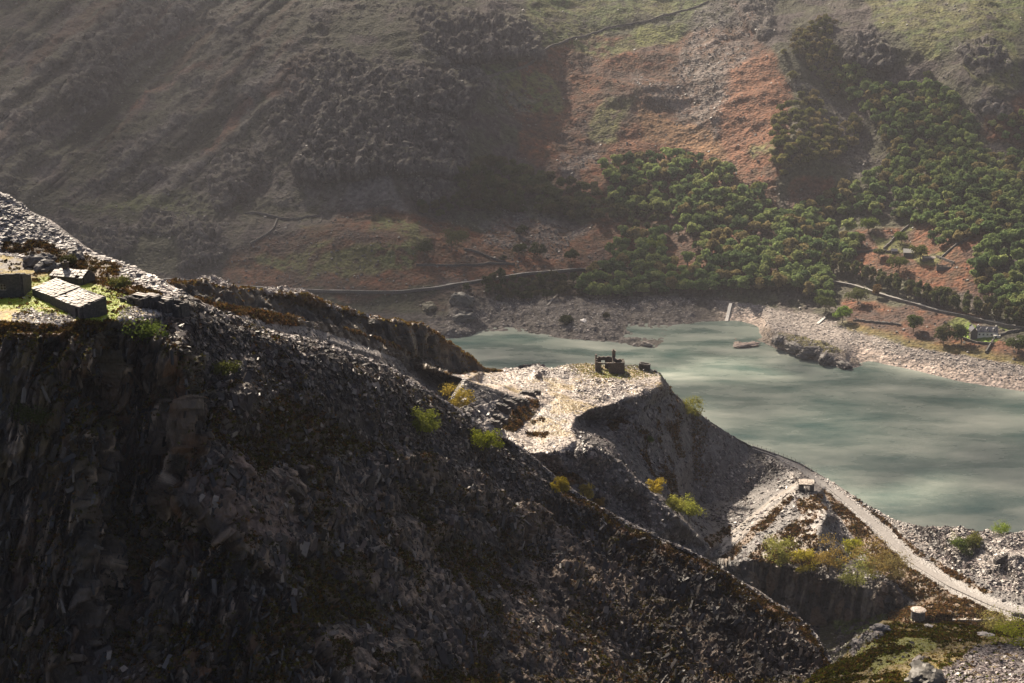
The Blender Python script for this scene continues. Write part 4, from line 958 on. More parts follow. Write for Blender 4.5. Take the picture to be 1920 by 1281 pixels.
    o = link('shade_cloud', mesh_from('shade_cloud', V, np.concatenate([f, f[:, ::-1] + n_]), [cm], c, True)); tag(o, cat='shade_cloud', kind='structure')
if SHADE_CLOUD: shade_cloud_layer()
if HAZE > 0:
    hm_ = bpy.data.materials.new('haze'); hm_.use_nodes = True; nt = hm_.node_tree
    nt.nodes.remove(nt.nodes['Principled BSDF'])
    pv = nt.nodes.new('ShaderNodeVolumePrincipled'); pv.inputs['Density'].default_value = HAZE; pv.inputs['Color'].default_value = (.84, .84, .92, 1); pv.inputs['Anisotropy'].default_value = .3
    nt.links.new(pv.outputs[0], nt.nodes['Material Output'].inputs['Volume'])
    x0, x1, y0, y1, z0, z1 = -2600, 2600, -40, 2900, -27, 640
    V = [[x, y, z] for z in (z0, z1) for x, y in ((x0, y0), (x1, y0), (x1, y1), (x0, y1))]
    hz = link('haze', mesh_from('haze', np.array(V, float), [[0, 3, 2, 1], [4, 5, 6, 7], [0, 1, 5, 4], [1, 2, 6, 5], [2, 3, 7, 6], [3, 0, 4, 7]], [hm_]))
    tag(hz, cat='haze', kind='stuff')
sc.view_settings.view_transform = 'Standard'; sc.view_settings.look = 'None'; sc.view_settings.gamma = 1
sc.view_settings.exposure = EXPO
sc.cycles.use_denoising = True
sc.cycles.max_bounces = 5; sc.cycles.volume_bounces = 0; sc.cycles.diffuse_bounces = 3; sc.cycles.transparent_max_bounces = 8
sc.cycles.volume_step_rate = 10
# ================================================================== TREES
mt_leaf = leaf_mat('tree_leaf', trans=.5, usecol=True, var=.3)
mt_leafc = leaf_mat('wood_leaf', trans=.5, usecol=False, var=.3)
mt_bark = plain_mat('bark', (.09, .07, .05), bump=.4, bs=4)

def crown_geo(H, rad, nclump, nleaf, leaf, seed, tall=1.0, airy=.0, z0=.28):
    wide = .86 if airy > .3 else .68
    r = np.random.default_rng(seed)
    cc = []
    for _ in range(nclump):
        d = r.normal(0, 1, 3); d /= np.linalg.norm(d); q = r.random() ** .5 * wide
        cc.append([d[0] * q * rad, d[1] * q * rad, H * (z0 + (1 - z0) / 2 + (1 - z0) / 2 * .72 * d[2] * q / .68)])
    cc = np.array(cc); cr_ = rad * r.uniform(.16 if airy > .3 else .3, .42 if airy > .3 else .5, nclump) * (1 - .25 * np.abs(cc[:, 2] / H - .6))
    k = r.integers(0, nclump, nleaf)
    d = r.normal(0, 1, (nleaf, 3)); d[:, 2] = np.where(d[:, 2] < -.2, -d[:, 2], d[:, 2]); d /= np.linalg.norm(d, axis=1, keepdims=True)
    c = cc[k] + d * (cr_[k] * r.uniform(.72 - airy, 1.05 + airy, nleaf))[:, None] * np.array([1, 1, tall])
    n = d + r.normal(0, .45, (nleaf, 3)); n /= np.linalg.norm(n, axis=1, keepdims=True)
    t = r.normal(0, 1, (nleaf, 3)); t -= (t * n).sum(1)[:, None] * n; t /= np.linalg.norm(t, axis=1, keepdims=True); b2 = np.cross(n, t)
    s = leaf * r.uniform(.6, 1.4, (nleaf, 1))
    V = np.stack([c - t * s, c + b2 * s * .75, c + t * s, c - b2 * s * .75], 1).reshape(-1, 3)
    return V, np.arange(nleaf * 4).reshape(-1, 4), cc

def tube(path, radii, n=6):
    V = []; Fq = []
    for i, (p, r) in enumerate(zip(path, radii)):
        for k in range(n):
            a = 2 * PI * k / n; V.append([p[0] + r * math.cos(a), p[1] + r * math.sin(a), p[2]])
    for i in range(len(path) - 1):
        for k in range(n): Fq.append([i * n + k, i * n + (k + 1) % n, (i + 1) * n + (k + 1) % n, (i + 1) * n + k])
    return V, Fq
def trunk_geo(H, rad, cc, seed, r0):
    V, Fq = [], []
    def add(path, rr):
        v, f = tube(path, rr); o = len(V); V.extend(v); Fq.extend([[i + o for i in q] for q in f])
    r = random.Random(seed)
    top = H * .7
    pts = [(0, 0, -.8), (r0 * .4, 0, H * .2), (-r0 * .5, r0 * .4, H * .45), (0, 0, top)]
    add(pts, [r0 * 1.3, r0, r0 * .7, r0 * .25])
    for c in list(cc)[:7]:
        z0 = H * r.uniform(.15, .4)
        add([(0, 0, z0), (c[0] * .5, c[1] * .5, z0 + (c[2] - z0) * .55), tuple(c)], [r0 * .5, r0 * .3, r0 * .1])
    return np.array(V, float), np.array(Fq)

# ---- the woods across the lake
WOODS = [  # polygon, spacing px, crown radius m (lo, hi), colours, id
    ([(1500,60),(1545,35),(1580,60),(1570,120),(1600,160),(1560,180),(1500,110),(1470,105)], 13, (2.4, 3.6), 1, 'u'),
    ([(1560,140),(1600,130),(1640,160),(1690,165),(1760,165),(1800,190),(1850,260),(1870,330),(1960,300),(1960,430),(1880,440),(1780,445),(1700,410),(1620,400),(1560,400),(1520,430),(1470,440),(1450,400),(1480,400),(1560,360),(1640,330),(1680,300),(1640,230),(1600,190)], 15.5, (2.8, 4.4), 0, 'w'),
    ([(1450,215),(1480,190),(1530,180),(1560,215),(1600,225),(1620,250),(1600,280),(1570,300),(1540,300),(1500,310),(1470,330),(1450,300)], 15, (2.6, 4.2), 1, 'w'),
    ([(1130,320),(1190,300),(1240,290),(1320,295),(1370,330),(1360,370),(1420,360),(1450,400),(1500,400),(1600,430),(1600,480),(1540,490),(1480,480),(1400,470),(1330,450),(1270,440),(1240,400),(1150,390)], 17, (3., 5.), 0, 'c'),
    ([(1170,430),(1240,440),(1300,460),(1400,470),(1500,470),(1540,500),(1560,560),(1530,560),(1480,545),(1400,545),(1280,548),(1180,560),(1090,555),(1080,530),(1130,500)], 17, (3.2, 5.2), 0, 'c'),
    ([(850,330),(920,300),(980,320),(1060,350),(1120,360),(1165,400),(1160,420),(1090,415),(1000,405),(930,395),(860,390)], 16, (3., 4.6), 3, 'c'),
    ([(870,540),(920,520),(990,520),(1080,520),(1090,550),(1010,560),(950,560),(900,552)], 15, (2.2, 3.8), 3, 'c'),
    ([(1830,470),(1870,440),(1960,430),(1960,600),(1900,590),(1850,560),(1820,520)], 18, (3.2, 5.0), 0, 'c'),
    ([(1140,385),(1180,390),(1230,400),(1260,440),(1200,430),(1150,410)], 17, (2.5, 4.), 3, 'c'),
    ([(1740,440),(1790,425),(1830,440),(1790,460),(1750,458)], 15, (3., 4.), 0, 'c'),
    ([(780,385),(850,380),(840,400),(790,398)], 18, (3., 4.), 3, 'c'),
    ([(1860,230),(1960,200),(1960,300),(1880,320)], 17, (2.5, 3.5), 0, 'w'),
]
PAL = {0: [(.19, .25, .095), (.14, .20, .08), (.27, .31, .12), (.09, .135, .06), (.25, .21, .10), (.21, .27, .10)], 1: [(.2, .19, .07), (.23, .19, .09), (.15, .16, .055)], 3: [(.075, .09, .036), (.095, .09, .045), (.065, .08, .034)]}
spots = []
rt = random.Random(11)
for poly, sp, (ra, rb), pal, idk in WOODS:
    x0, x1 = min(p[0] for p in poly), max(p[0] for p in poly); y0, y1 = min(p[1] for p in poly), max(p[1] for p in poly)
    own = []
    for _ in range(int((x1 - x0) * (y1 - y0) / sp ** 2 * 14)):
        x, y = rt.uniform(x0, x1), rt.uniform(y0, y1)
        if not inpoly(np.array([x]), np.array([y]), poly)[0]: continue
        if all((x - a) ** 2 + ((y - b_) * 1.35) ** 2 > (sp * .82) ** 2 for a, b_ in own): own.append((x, y))
    own = [q for q in own if float(vnoise(np.array([[q[0] / 45, q[1] / 30, 0.]]), 77)[0]) > -.75]
    for x, y in own: spots.append((x, y, 1.38 * rt.uniform(ra, rb), rt.choice(PAL[pal]), rt.random() < .5))
# tall narrow hedge trees above the road
hed = []
for (x0, y0), (x1, y1) in zip([(1480,492),(1560,505),(1640,530),(1700,553),(1770,573),(1840,588),(1900,603)], [(1560,505),(1640,530),(1700,553),(1770,573),(1840,588),(1900,603),(1965,624)]):
    n = int(math.hypot(x1 - x0, y1 - y0) / 9)
    for i in range(n):
        t = (i + rt.uniform(.1, .9)) / n
        for o in (0, 9): hed.append((x0 + (x1 - x0) * t + rt.uniform(-3, 3), y0 + (y1 - y0) * t - o + rt.uniform(-2, 2), 1.25 * rt.uniform(2.0, 2.8), rt.choice([(.12, .14, .06), (.15, .155, .07), (.10, .125, .05), (.16, .14, .07)]), False))
ROUND = [crown_geo(8, 4.2, 14, 900, .55, 100 + k, z0=.08) for k in range(6)]
TALL = [crown_geo(13, 3.0, 12, 800, .5, 120 + k, tall=1.5, z0=.1) for k in range(3)]
def proto_mesh(geo, H, r0, seed, mat=None):
    V, Fq, cc = geo; tv, tf = trunk_geo(H, 0, cc, seed, r0)
    return mesh_from('broadleaf_tree', np.concatenate([V, tv]), np.concatenate([Fq, tf + len(V)]), [mat or mt_leaf, mt_bark], None, False, np.concatenate([np.zeros(len(Fq)), np.ones(len(tf))]))
PR = [proto_mesh(g_, 9, .35, 7) for g_ in ROUND]; PT = [proto_mesh(g_, 13, .3, 8) for g_ in TALL]
allt = [(x, y, r, c, 'round') for x, y, r, c, _ in spots] + [(x, y, r, c, 'tall') for x, y, r, c, _ in hed]
ix = sorted(range(len(allt)), key=lambda i: -(allt[i][1] + 25 * allt[i][2] + (60 if allt[i][4] == 'tall' else 0)))
indiv = ix[:255]; rest = ix[255:]
def treepos(x, y, shift=8):
    p = M.at(np.array([x]), np.array([y + shift]))[0]; return p
for i in indiv:
    x, y, r, c, k = allt[i]
    p = treepos(x, y)
    if p[2] < 3: continue
    me = (PR if k == 'round' else PT)[i % (6 if k == 'round' else 3)]
    o = link('broadleaf_tree' if k == 'round' else 'hedge_tree', me)
    s = r / (4.2 if k == 'round' else 3.0)
    o.location = p; o.scale = (s * rt.uniform(.9, 1.1), s * rt.uniform(.9, 1.1), s * rt.uniform(.85, 1.15)); o.rotation_euler = (0, 0, rt.uniform(0, 6))
    o.color = (*c, 1)
    if k == 'round': tag(o, 'rounded green tree crowded among others in the wood across the lake', 'tree', 'trees of the wood across the lake')
    else: tag(o, 'tall narrow tree in the close row above the lakeside road', 'tree', 'row of tall trees above the lakeside road')
LV = [crown_geo(8, 4.2, 13, 360, .8, 200 + k, z0=.08) for k in range(6)]; LT = [crown_geo(13, 3.0, 11, 330, .8, 210 + k, tall=1.5, z0=.1) for k in range(2)]
VV, FF, CC = [], [], []; off = 0
for i in rest:
    x, y, r, c, k = allt[i]; p = treepos(x, y)
    if p[2] < 3: continue
    V, Fq, _ = (LV if k == 'round' else LT)[i % (6 if k == 'round' else 2)]
    a = rt.uniform(0, 6); s = r / (4.2 if k == 'round' else 3.0); ca, sa = math.cos(a) * s, math.sin(a) * s
    v = np.stack([V[:, 0] * ca - V[:, 1] * sa, V[:, 0] * sa + V[:, 1] * ca, V[:, 2] * s], 1) + p
    VV.append(v); FF.append(Fq + off); off += len(v); CC.append(np.repeat([np.array(c) * rt.uniform(.8, 1.2)], len(v), 0))
print('trees', len(allt), len(rest))
wd = link('woodland', mesh_from('woodland', np.concatenate(VV), np.concatenate(FF), [mt_leafc], np.concatenate(CC))); tag(wd, cat='woodland', kind='stuff')

def tree(name, x, y, rad, H, col, label, sheet=M, shift=0, nl=1500, leaf=.45, airy=.05, group=None, seed=0, ncl=12, z0=.2, cat='tree', sc_=(1, 1), lift=0):
    """a tree standing alone: trunk and crown as parts"""
    p = sheet.at(np.array([x]), np.array([y + shift]))[0]
    root = empty(name, p + np.array([0, 0, lift]), label=label, cat=cat, group=group)
    rad *= 1.3; H *= 1.12; z0 *= .6
    if sheet is not M: rad *= 1.12; H *= 1.1; col = tuple(min(.7, c * q) for c, q in zip(col, (1.08, 1.18, 1.4))); rad *= 1.08
    if sheet is M: col = tuple(c * 1.5 for c in col)
    V, Fq, cc = crown_geo(H, rad, ncl, nl, leaf * 1.15, 1000 + seed, airy=airy, z0=z0)
    V = V * np.array([sc_[0], sc_[0], sc_[1]])
    o = link('crown', mesh_from('crown', V, Fq, [mt_leaf]), root); o.color = (*col, 1)
    tv, tf = trunk_geo(H, rad, cc, seed, .05 * H * .5)
    link('trunk', mesh_from('trunk', tv, tf, [mt_bark], None, True), root)
    return root
G1, G2, G3 = (.07, .095, .022), (.05, .065, .02), (.12, .15, .035)
for k, (x, y, r, H, c, lab) in enumerate([
    (1580,607,5.5,10.5,(.10,.15,.03),'bright green tree alone at the edge of the stony beach'),
    (1548,590,7.4,11,G2,'broad dark rounded tree above the beach, left of the bright green one'),
    (1608,572,8.5,10,(.07,.08,.03),'wide olive tree in front of the end of the tree row'),
    (1646,560,3.6,9,(.12,.08,.035),'small brownish tree beside the road at the end of the hedge row'),
    (1712,625,5.8,10,G2,'dark round tree in the red bracken field below the road'),
    (1768,647,7.0,11,(.055,.06,.024),'left tree of the dark pair beside the white house lawn'),
    (1802,646,6.6,11,G2,'right tree of the dark pair beside the white house lawn'),
    (1908,664,6.8,10,G2,'dark tree at the beach edge to the right of the white house'),
    (1812,596,2.6,6,(.075,.085,.03),'small upright tree by the road above the white house'),
    (1726,492,7.0,10,(.075,.085,.022),'large tree beside the white roofed cottage on its right'),
    (1685,512,6.6,12,(.075,.09,.022),'tall tree in the bracken just below the white roofed cottage'),
    (1648,487,3.6,8,(.09,.10,.04),'pale slender tree beside the track wall left of the cottage'),
    (1612,463,3.8,8,(.08,.10,.03),'pale green tree left of the track wall, above the hedge row'),
    (1690,458,5.6,8,G1,'round green tree above the cottage in the angle of two walls'),
    (1628,436,7.2,9,G1,'broad green tree standing above the walled bracken field'),
    (1225,482,7.0,11,G3,'light yellow green tree showing above the darker shore wood'),
    (846,475,11,15,(.06,.065,.03),'big hazy olive tree on the bracken slope above the road'),
    (800,482,7,10,(.045,.055,.025),'dark bush tree left of the big olive tree on the slope'),
    (975,445,5,7,(.045,.05,.022),'upper small dark tree alone in the red bracken'),
    (972,482,5.6,8,(.04,.05,.02),'left dark tree of the pair above the lakeside road'),
    (1008,484,6.4,9,(.045,.055,.022),'right dark tree of the pair above the lakeside road'),
    (1070,492,5.4,8,(.05,.06,.022),'dark tree just above where the road enters the wood'),
    (943,492,2.6,4,(.04,.045,.02),'small dark bush at the wall corner above the road'),
    (1418,368,5.2,10,(.14,.15,.045),'pale yellow green tree at the foot of the bracken slope'),
    (1362,388,5.2,8,G1,'round green tree at the left foot of the bracken slope'),
    (1770,560,7.5,7,(.055,.065,.022),'dark spreading tree at the top of the hedge in the bracken'),
    (1135,600,3,3,(.045,.045,.02),'low dark bush on the grey rocky point by the water'),
    (1060,608,4.5,3.4,(.04,.045,.02),'wide low bush on the shore rocks left of the rocky point'),
    (1490,158,4.6,7,(.12,.115,.04),'pale tree at the lower tip of the upper hanging wood'),
    (1740,148,4.6,6,(.06,.07,.025),'tree on the shelf below the small crag high up'),
    (1552,160,3.0,5,(.13,.12,.04),'small yellowish tree on the scree below the hanging wood')]):
    tree('broadleaf_tree', x, y, r, H, c, lab, nl=1300, leaf=.5, seed=k)
# ---- birches and bushes on the quarry
YB, YG, OB = (.30, .26, .03), (.22, .26, .03), (.26, .16, .035)
for k, (sh, x, y, r, H, c, lab, nm, zz) in enumerate([
    (Q,857,772,3.6,6.2,(.30,.21,.035),'golden rounded birch behind the ridge crest beside the dark slate bank','birch_tree',.1),
    (Fg,790,828,3.1,6.0,(.22,.22,.035),'light green birch growing on the dark scree slope','birch_tree',.15),
    (Fg,908,866,3.2,8.2,(.26,.26,.025),'tall yellow green birch just below the ridge crest','birch_tree',.12),
    (Fg,270,652,3.0,3.6,(.14,.17,.03),'low green bush hanging over the cliff edge below the pens','birch_bush',.0),
    (Fg,1046,930,1.8,3.4,(.36,.26,.03),'small golden birch right on the ridge crest','birch_tree',.1),
    (Q,1098,940,2.1,4.0,(.34,.25,.05),'small golden birch in the hollow behind the crest','birch_tree',.1),
    (Q,1122,952,1.7,2.2,(.24,.15,.04),'low brownish birch beside the small golden one','birch_bush',.0),
    (Q,1228,928,2.5,4.2,(.36,.25,.03),'bright orange yellow birch on the purple scree','birch_tree',.1),
    (Q,1266,965,2.6,4.2,(.30,.27,.05),'left half of the yellow green birch pair below the scree','birch_tree',.1),
    (Q,1291,980,3.6,6.6,(.26,.25,.04),'right and taller of the yellow green birch pair below the scree','birch_tree',.1),
    (Q,1296,785,4.2,6.2,(.19,.17,.025),'olive bush on the skyline edge of the scree above the lake','birch_bush',.05),
    (Q,1216,831,1.4,2.2,(.09,.11,.02),'small dark green bush alone on the dark flank','birch_bush',.0),
    (Q,1460,1060,4.6,8.0,(.24,.22,.05),'pale olive birch at the left end of the group above the quarry wall','birch_tree',.05),
    (Q,1503,1072,4.0,7.2,(.34,.27,.03),'yellow birch second from the left above the quarry wall','birch_tree',.05),
    (Q,1552,1076,5.2,8.6,(.26,.17,.04),'brownish orange birch in the middle of the group above the quarry wall','birch_tree',.05),
    (Q,1597,1048,2.8,5.8,(.28,.25,.02),'small olive yellow birch standing behind the others above the quarry wall','birch_tree',.1),
    (Q,1632,1078,5.6,9.5,(.27,.18,.05),'large orange brown birch of the group above the quarry wall','birch_tree',.05),
    (Q,1606,1108,5.8,9.5,(.22,.21,.05),'large pale green birch hanging low over the quarry wall','birch_tree',.0),
    (Q,1668,1090,4.8,8.2,(.20,.15,.05),'dull brown birch at the right end of the group above the quarry wall','birch_tree',.05),
    (Q,1800,1042,3.2,4.6,(.10,.12,.025),'dark green bush on the pale slate tip, left of its neighbour','birch_bush',.0),
    (Q,1826,1036,2.6,3.4,(.13,.12,.025),'olive bush on the pale slate tip, right of its neighbour','birch_bush',.0),
    (Q,1872,1003,3.4,2.0,(.18,.22,.03),'flat bright green bush on the far rim of the slate tip','birch_bush',.0),
    (K,1900,1210,4.4,3.0,(.32,.31,.03),'bright yellow gorse like bush on the rim of the near knoll','gorse_bush',.0),
    (Q,1870,1185,6,3.4,(.22,.18,.05),'straw coloured thicket behind the near knoll','thicket',.0),
    (Fg,127,500,1.2,1.6,(.10,.09,.03),'small bush on the heather bank behind the chimney building','birch_bush',.0),
    (Fg,226,545,1.4,2.0,(.16,.15,.04),'small pale bush at the foot of the slate tip by the green terrace','birch_bush',.0),
    (Fg,72,792,3.4,2.4,(.055,.06,.015),'dark bush clinging to a ledge of the sheer rock wall','birch_bush',.0),
    (Fg,420,706,2.2,1.8,(.09,.09,.02),'mossy bush at the top of the rock wall below the scree','birch_bush',.0)]):
    tree(nm, x, y, r, H, c, lab, sheet=sh, nl=2800 if H > 3 else 1500, leaf=.19 if H > 3 else .15, airy=.42, seed=50 + k, ncl=17, z0=zz, cat='bush' if 'bush' in nm or nm == 'thicket' else 'tree')

# ================================================================== BOULDERS
def boulder(x, y, size, label, sheet, seed=0, col=(.2, .18, .17), name='boulder', shift=0):
    import bmesh
    bm = bmesh.new(); bmesh.ops.create_icosphere(bm, subdivisions=4, radius=1)
    V = np.array([v.co for v in bm.verts]); Fq = np.array([[v.index for v in f.verts] for f in bm.faces]); bm.free()
    cv_, _, _ = voro(V * 1.5 + 7 * seed + .3 * fbm(V * 2, 2, seed)[:, None], seed)
    n = V / np.linalg.norm(V, axis=1, keepdims=True)
    V = V + n * ((cv_ - .5) * .55 + .25 * fbm(V * 1.5 + seed * 3, 4, seed))[:, None]
    V *= np.array(size) / 2
    me = mesh_from(name, V, Fq, [mt_stone], np.repeat([col], len(V), 0))
    o = link(name, me); o.location = sheet.at(np.array([x]), np.array([y]))[0] + np.array([0, 0, size[2] * .15]); o.rotation_euler = (0, 0, seed)
    return tag(o, label, 'rock')
boulder(1735, 1281, (9, 6, 4.2), 'biggest boulder on the near knoll, cut off by the picture edge', K, 1, (.055, .05, .042))
boulder(1606, 1212, (2.6, 2, 2.2), 'angular pale rock at the left corner of the near knoll', K, 2)
boulder(1652, 1190, (3.6, 2.4, 1.6), 'long pale rock on the back rim of the near knoll', K, 3)
boulder(1622, 1200, (2.4, 1.6, 1.3), 'small rock between the two rocks on the knoll rim', K, 4)
boulder(1742, 1181, (2.2, 1.6, .5), 'flat pale slab lying on the knoll rim in the heather', K, 5, (.33, .3, .28))
boulder(1848, 1196, (3.0, 1.8, .5), 'flat pale slab at the right part of the knoll rim', K, 6, (.3, .27, .26))
boulder(1722, 1240, (3.0, 1.2, .7), 'flat grey slab in the green moss above the biggest boulder', K, 7, (.25, .22, .2))
boulder(1094, 602, (7.5, 4, 2.6), 'gleaming white boulder on the rocks of the far shore', M, 8, (.75, .7, .66))
boulder(868, 572, (18, 12, 13), 'great dark rounded rock at the water below the road', M, 9, (.09, .085, .075))
boulder(868, 603, (16, 10, 8), 'dark hump of rock at the foot of the great rounded rock', M, 10, (.08, .075, .07))
boulder(805, 578, (16, 10, 7), 'low grassy rock hump left of the great rounded rock', M, 11, (.10, .09, .05))
boulder(1212, 648, (9, 4, 3), 'pale rock at the very tip of the rocky point', M, 12, (.24, .2, .17))
boulder(1402, 650, (20, 7, 2.6), 'low flat pinkish rock islet in the lake', M, 13, (.34, .26, .22))
boulder(1380, 645, (6, 3, 1.4), 'little rock beside the flat pinkish islet', M, 14, (.34, .26, .22))
for k, (x, y, w_, d_, h_) in enumerate([(1460,640,14,7,6),(1490,655,15,8,6),(1520,668,16,8,7),(1550,678,15,8,7),(1580,686,13,7,5)]):
    o = boulder(x, y, (w_, d_, h_), 'dark jagged rock on the water side of the spit joined to the beach', M, 20 + k, (.12, .105, .095)); o['group'] = 'jagged rocks along the spit'
for k, (x, y, s_, lab) in enumerate([(142,487,3.2,'dark rock outcrop jutting from the heather bank above the terrace'),(75,500,4.4,'grey rock face at the left of the heather bank'),(90,507,3.6,'lower grey rock under the heather bank near the chimney building'),(1222,1010,1.8,'dark rock on the grassy patch of the ridge crest')]):
    boulder(x, y, (s_ * 1.4, s_, s_ * .9), lab, Fg, 40 + k, (.11, .095, .085))
# ================================================================== BUILDINGS AND WALLS
m_wall = stone_mat('slate_wall', (.10, .085, .078), (.06, .052, .05))
m_wallw = stone_mat('warm_stone_wall', (.13, .095, .07), (.08, .06, .05))
m_dry = stone_mat('dry_stone', (.16, .145, .13), (.09, .08, .075), .5, .2)
m_roof = plain_mat('lit_slate_roof', (.36, .31, .27), rough=.5, spec=.4, bump=.6, bs=1.6, var=.6)  # sunlit slate, its brightness put into a paler base colour
m_roofd = plain_mat('dark_slate_roof', (.09, .09, .11), rough=.45, spec=.5, bump=.2, bs=2, var=.25)
m_render = plain_mat('white_render', (.78, .74, .66), bs=1, var=.05)
m_glass_dark = plain_mat('glass_and_doorway_dark', (.02, .022, .025), rough=.1, spec=.6)
m_frame = plain_mat('window_frame', (.35, .33, .3), var=.1)
m_wood = plain_mat('weathered_post', (.13, .10, .075), bs=6)
m_cloth = plain_mat('dark_clothes', (.025, .028, .04)); m_skin = plain_mat('skin', (.4, .24, .17), var=.05); m_hair = plain_mat('hair', (.04, .025, .015))

class MB:
    def __init__(s): s.V = []; s.F = []
    def add(s, V, F_):
        o = len(s.V); s.V += [tuple(v) for v in V]; s.F += [[i + o for i in f] for f in F_]; return s
    def box(s, x0, x1, y0, y1, z0, z1, rag=0, top=None):
        V = [(x, y, z) for z in (z0, z1) for x, y in ((x0, y0), (x1, y0), (x1, y1), (x0, y1))]
        return s.add(V, [[0, 3, 2, 1], [4, 5, 6, 7], [0, 1, 5, 4], [1, 2, 6, 5], [2, 3, 7, 6], [3, 0, 4, 7]])
    def wall(s, a, b, prof, th, z0=-.6, seed=0, rag=.12, step=.45, openings=()):
        """upright wall from a to b; prof = [(fraction, height)]; ragged top; openings = [(f0, f1, sill, head)]"""
        a, b = np.array(a, float), np.array(b, float); L_ = np.linalg.norm(b - a); d = (b - a) / L_; n = np.array([-d[1], d[0]]) * th / 2
        r = random.Random(seed)
        cuts = sorted(set([0, 1] + [round(i * step / L_, 4) for i in range(1, int(L_ / step))] + [q for o_ in openings for q in o_[:2]]))
        for f0, f1 in zip(cuts[:-1], cuts[1:]):
            if f1 - f0 < 1e-4: continue
            h = np.interp((f0 + f1) / 2, [p[0] for p in prof], [p[1] for p in prof]) + r.uniform(-rag, rag)
            spans = [(z0, h)]
            for (o0, o1, si, he) in openings:
                if f0 >= o0 - 1e-5 and f1 <= o1 + 1e-5: spans = ([(z0, si)] if si > z0 + .05 else []) + ([(he, h)] if he < h - .05 else [])
            tj = r.uniform(-.02, .02)
            for (za, zb) in spans:
                p, q = a + d * L_ * f0, a + d * L_ * f1; nn = n * (1 + tj)
                V = [(p[0] - nn[0], p[1] - nn[1], za), (q[0] - nn[0], q[1] - nn[1], za), (q[0] + nn[0], q[1] + nn[1], za), (p[0] + nn[0], p[1] + nn[1], za)]
                V += [(v[0], v[1], zb) for v in V]
                s.add(V, [[0, 3, 2, 1], [4, 5, 6, 7], [0, 1, 5, 4], [1, 2, 6, 5], [2, 3, 7, 6], [3, 0, 4, 7]])
        return s
    def build(s, name, mat, parent=None):
        fs = {}
        for f in s.F: fs.setdefault(len(f), []).append(f)
        me = mesh_from(name, np.array(s.V), [np.array(v) for v in fs.values()], [mat])
        return link(name, me, parent)

def slate_slope(w_, l, x0, y0, z0, z1, n1_, n2_, seed, sagf=0):
    """roof slope of big overlapping slates: along x (length l), rising along y (w_) from z0 to z1"""
    mb = MB(); r = random.Random(seed)
    for j in range(n2_):
        for i in range(n1_):
            fx0, fx1 = i / n1_, (i + 1) / n1_; f0, f1 = j / n2_, (j + 1.25) / n2_
            xo = r.uniform(-.12, .12) * l / n1_; zz = r.uniform(0, .12)
            if r.random() < .04: continue
            def P_(fx, f, dz): return (x0 + fx * l + xo, y0 + min(f, 1.0) * w_ + r.uniform(-.06, .06), z0 + (z1 - z0) * min(f, 1.0) + dz + zz - sagf * math.sin(PI * fx))
            b0 = [P_(fx0, f0, .05), P_(fx1 - .01, f0, .05), P_(fx1 - .01, f1, -.02), P_(fx0, f1, -.02)]
            V = [(v[0], v[1], v[2] - .06) for v in b0] + b0
            mb.add(V, [[0, 3, 2, 1], [4, 5, 6, 7], [0, 1, 5, 4], [1, 2, 6, 5], [2, 3, 7, 6], [3, 0, 4, 7]])
    return mb
def window(parent, x, y, z, w_, h_, ax='x', out=-1):
    """window on a wall face: frame with glass as its child"""
    f = MB(); t = .07
    for (a, b_, c, d) in ((-w_/2, w_/2, -h_/2, -h_/2 + t), (-w_/2, w_/2, h_/2 - t, h_/2), (-w_/2, -w_/2 + t, -h_/2, h_/2), (w_/2 - t, w_/2, -h_/2, h_/2), (-t/2, t/2, -h_/2, h_/2), (-w_/2, w_/2, -t/2, t/2)):
        f.box(a, b_, -.06, .02, c, d)
    o = f.build('window', m_frame, parent); g_ = MB().box(-w_/2, w_/2, .0, .03, -h_/2, h_/2).build('pane', m_glass_dark, o)
    o.location = (x, y, z)
    if ax == 'y': o.rotation_euler = (0, 0, R(90) * out)
    return o

# --- long slate roofed barracks on the terrace (local x runs along the front wall, y to the back)
def ang(ax, ay): return math.atan2(ay, ax)
t = empty('barrack_building', (-76.7, 246.0, 188.3), ang(.68, -.73), label='long low stone barracks with a bright slate roof in two steps, on the green terrace', cat='stone building', group=None)
L_, W_ = 19.0, 4.7
mb = MB(); mb.wall((-L_, 0), (0, 0), [(0, 2.3), (1, 2.0)], .5, seed=1, rag=.02, openings=[(.905, .955, -.6, 1.75)]); mb.wall((-L_, W_), (0, W_), [(0, 3.3), (1, 3.2)], .5, seed=2, rag=.02)
mb.wall((0, .27), (0, W_ - .27), [(0, 2.1), (1, 3.1)], .5, seed=3, rag=.06); mb.wall((-L_, .27), (-L_, W_ - .27), [(0, 2.2), (1, 3.2)], .5, seed=4, rag=.02)
mb.build('wall', m_wall, t)
slate_slope(W_ + .5, 9.6, -L_ - .2, -.35, 2.32, 3.55, 17, 9, 5, .12).build('roof', m_roof, t)
slate_slope(W_ + .3, 9.55, -L_ + 9.45, -.3, 2.12, 3.28, 17, 9, 6, .15).build('roof', m_roof, t)
MB().box(-1.85, -.95, .1, .22, -.5, 1.75).build('dark_doorway', m_glass_dark, t)  # dark panel in the opening stands for the shade inside
# --- roofless block cut by the left picture edge
t = empty('ruined_building', (-91.4, 258.4, 188.8), ang(1, .04), label='tall dark stone building with one small window, cut off by the left edge', cat='stone building')
mb = MB(); mb.wall((-13, 0), (0, 0), [(0, 4.5), (1, 5.1)], .6, seed=7, rag=.04, openings=[(.70, .79, 1.9, 3.1)]); mb.wall((0, .31), (0, 5), [(0, 5.0), (.5, 4.4), (1, 3.8)], .6, seed=8, rag=.1); mb.wall((-13, 5.3), (.3, 5.3), [(0, 3.8), (1, 3.6)], .6, seed=9, rag=.1)
mb.build('wall', m_wall, t); window(t, -3.3, 0, 2.5, 1.1, 1.15)
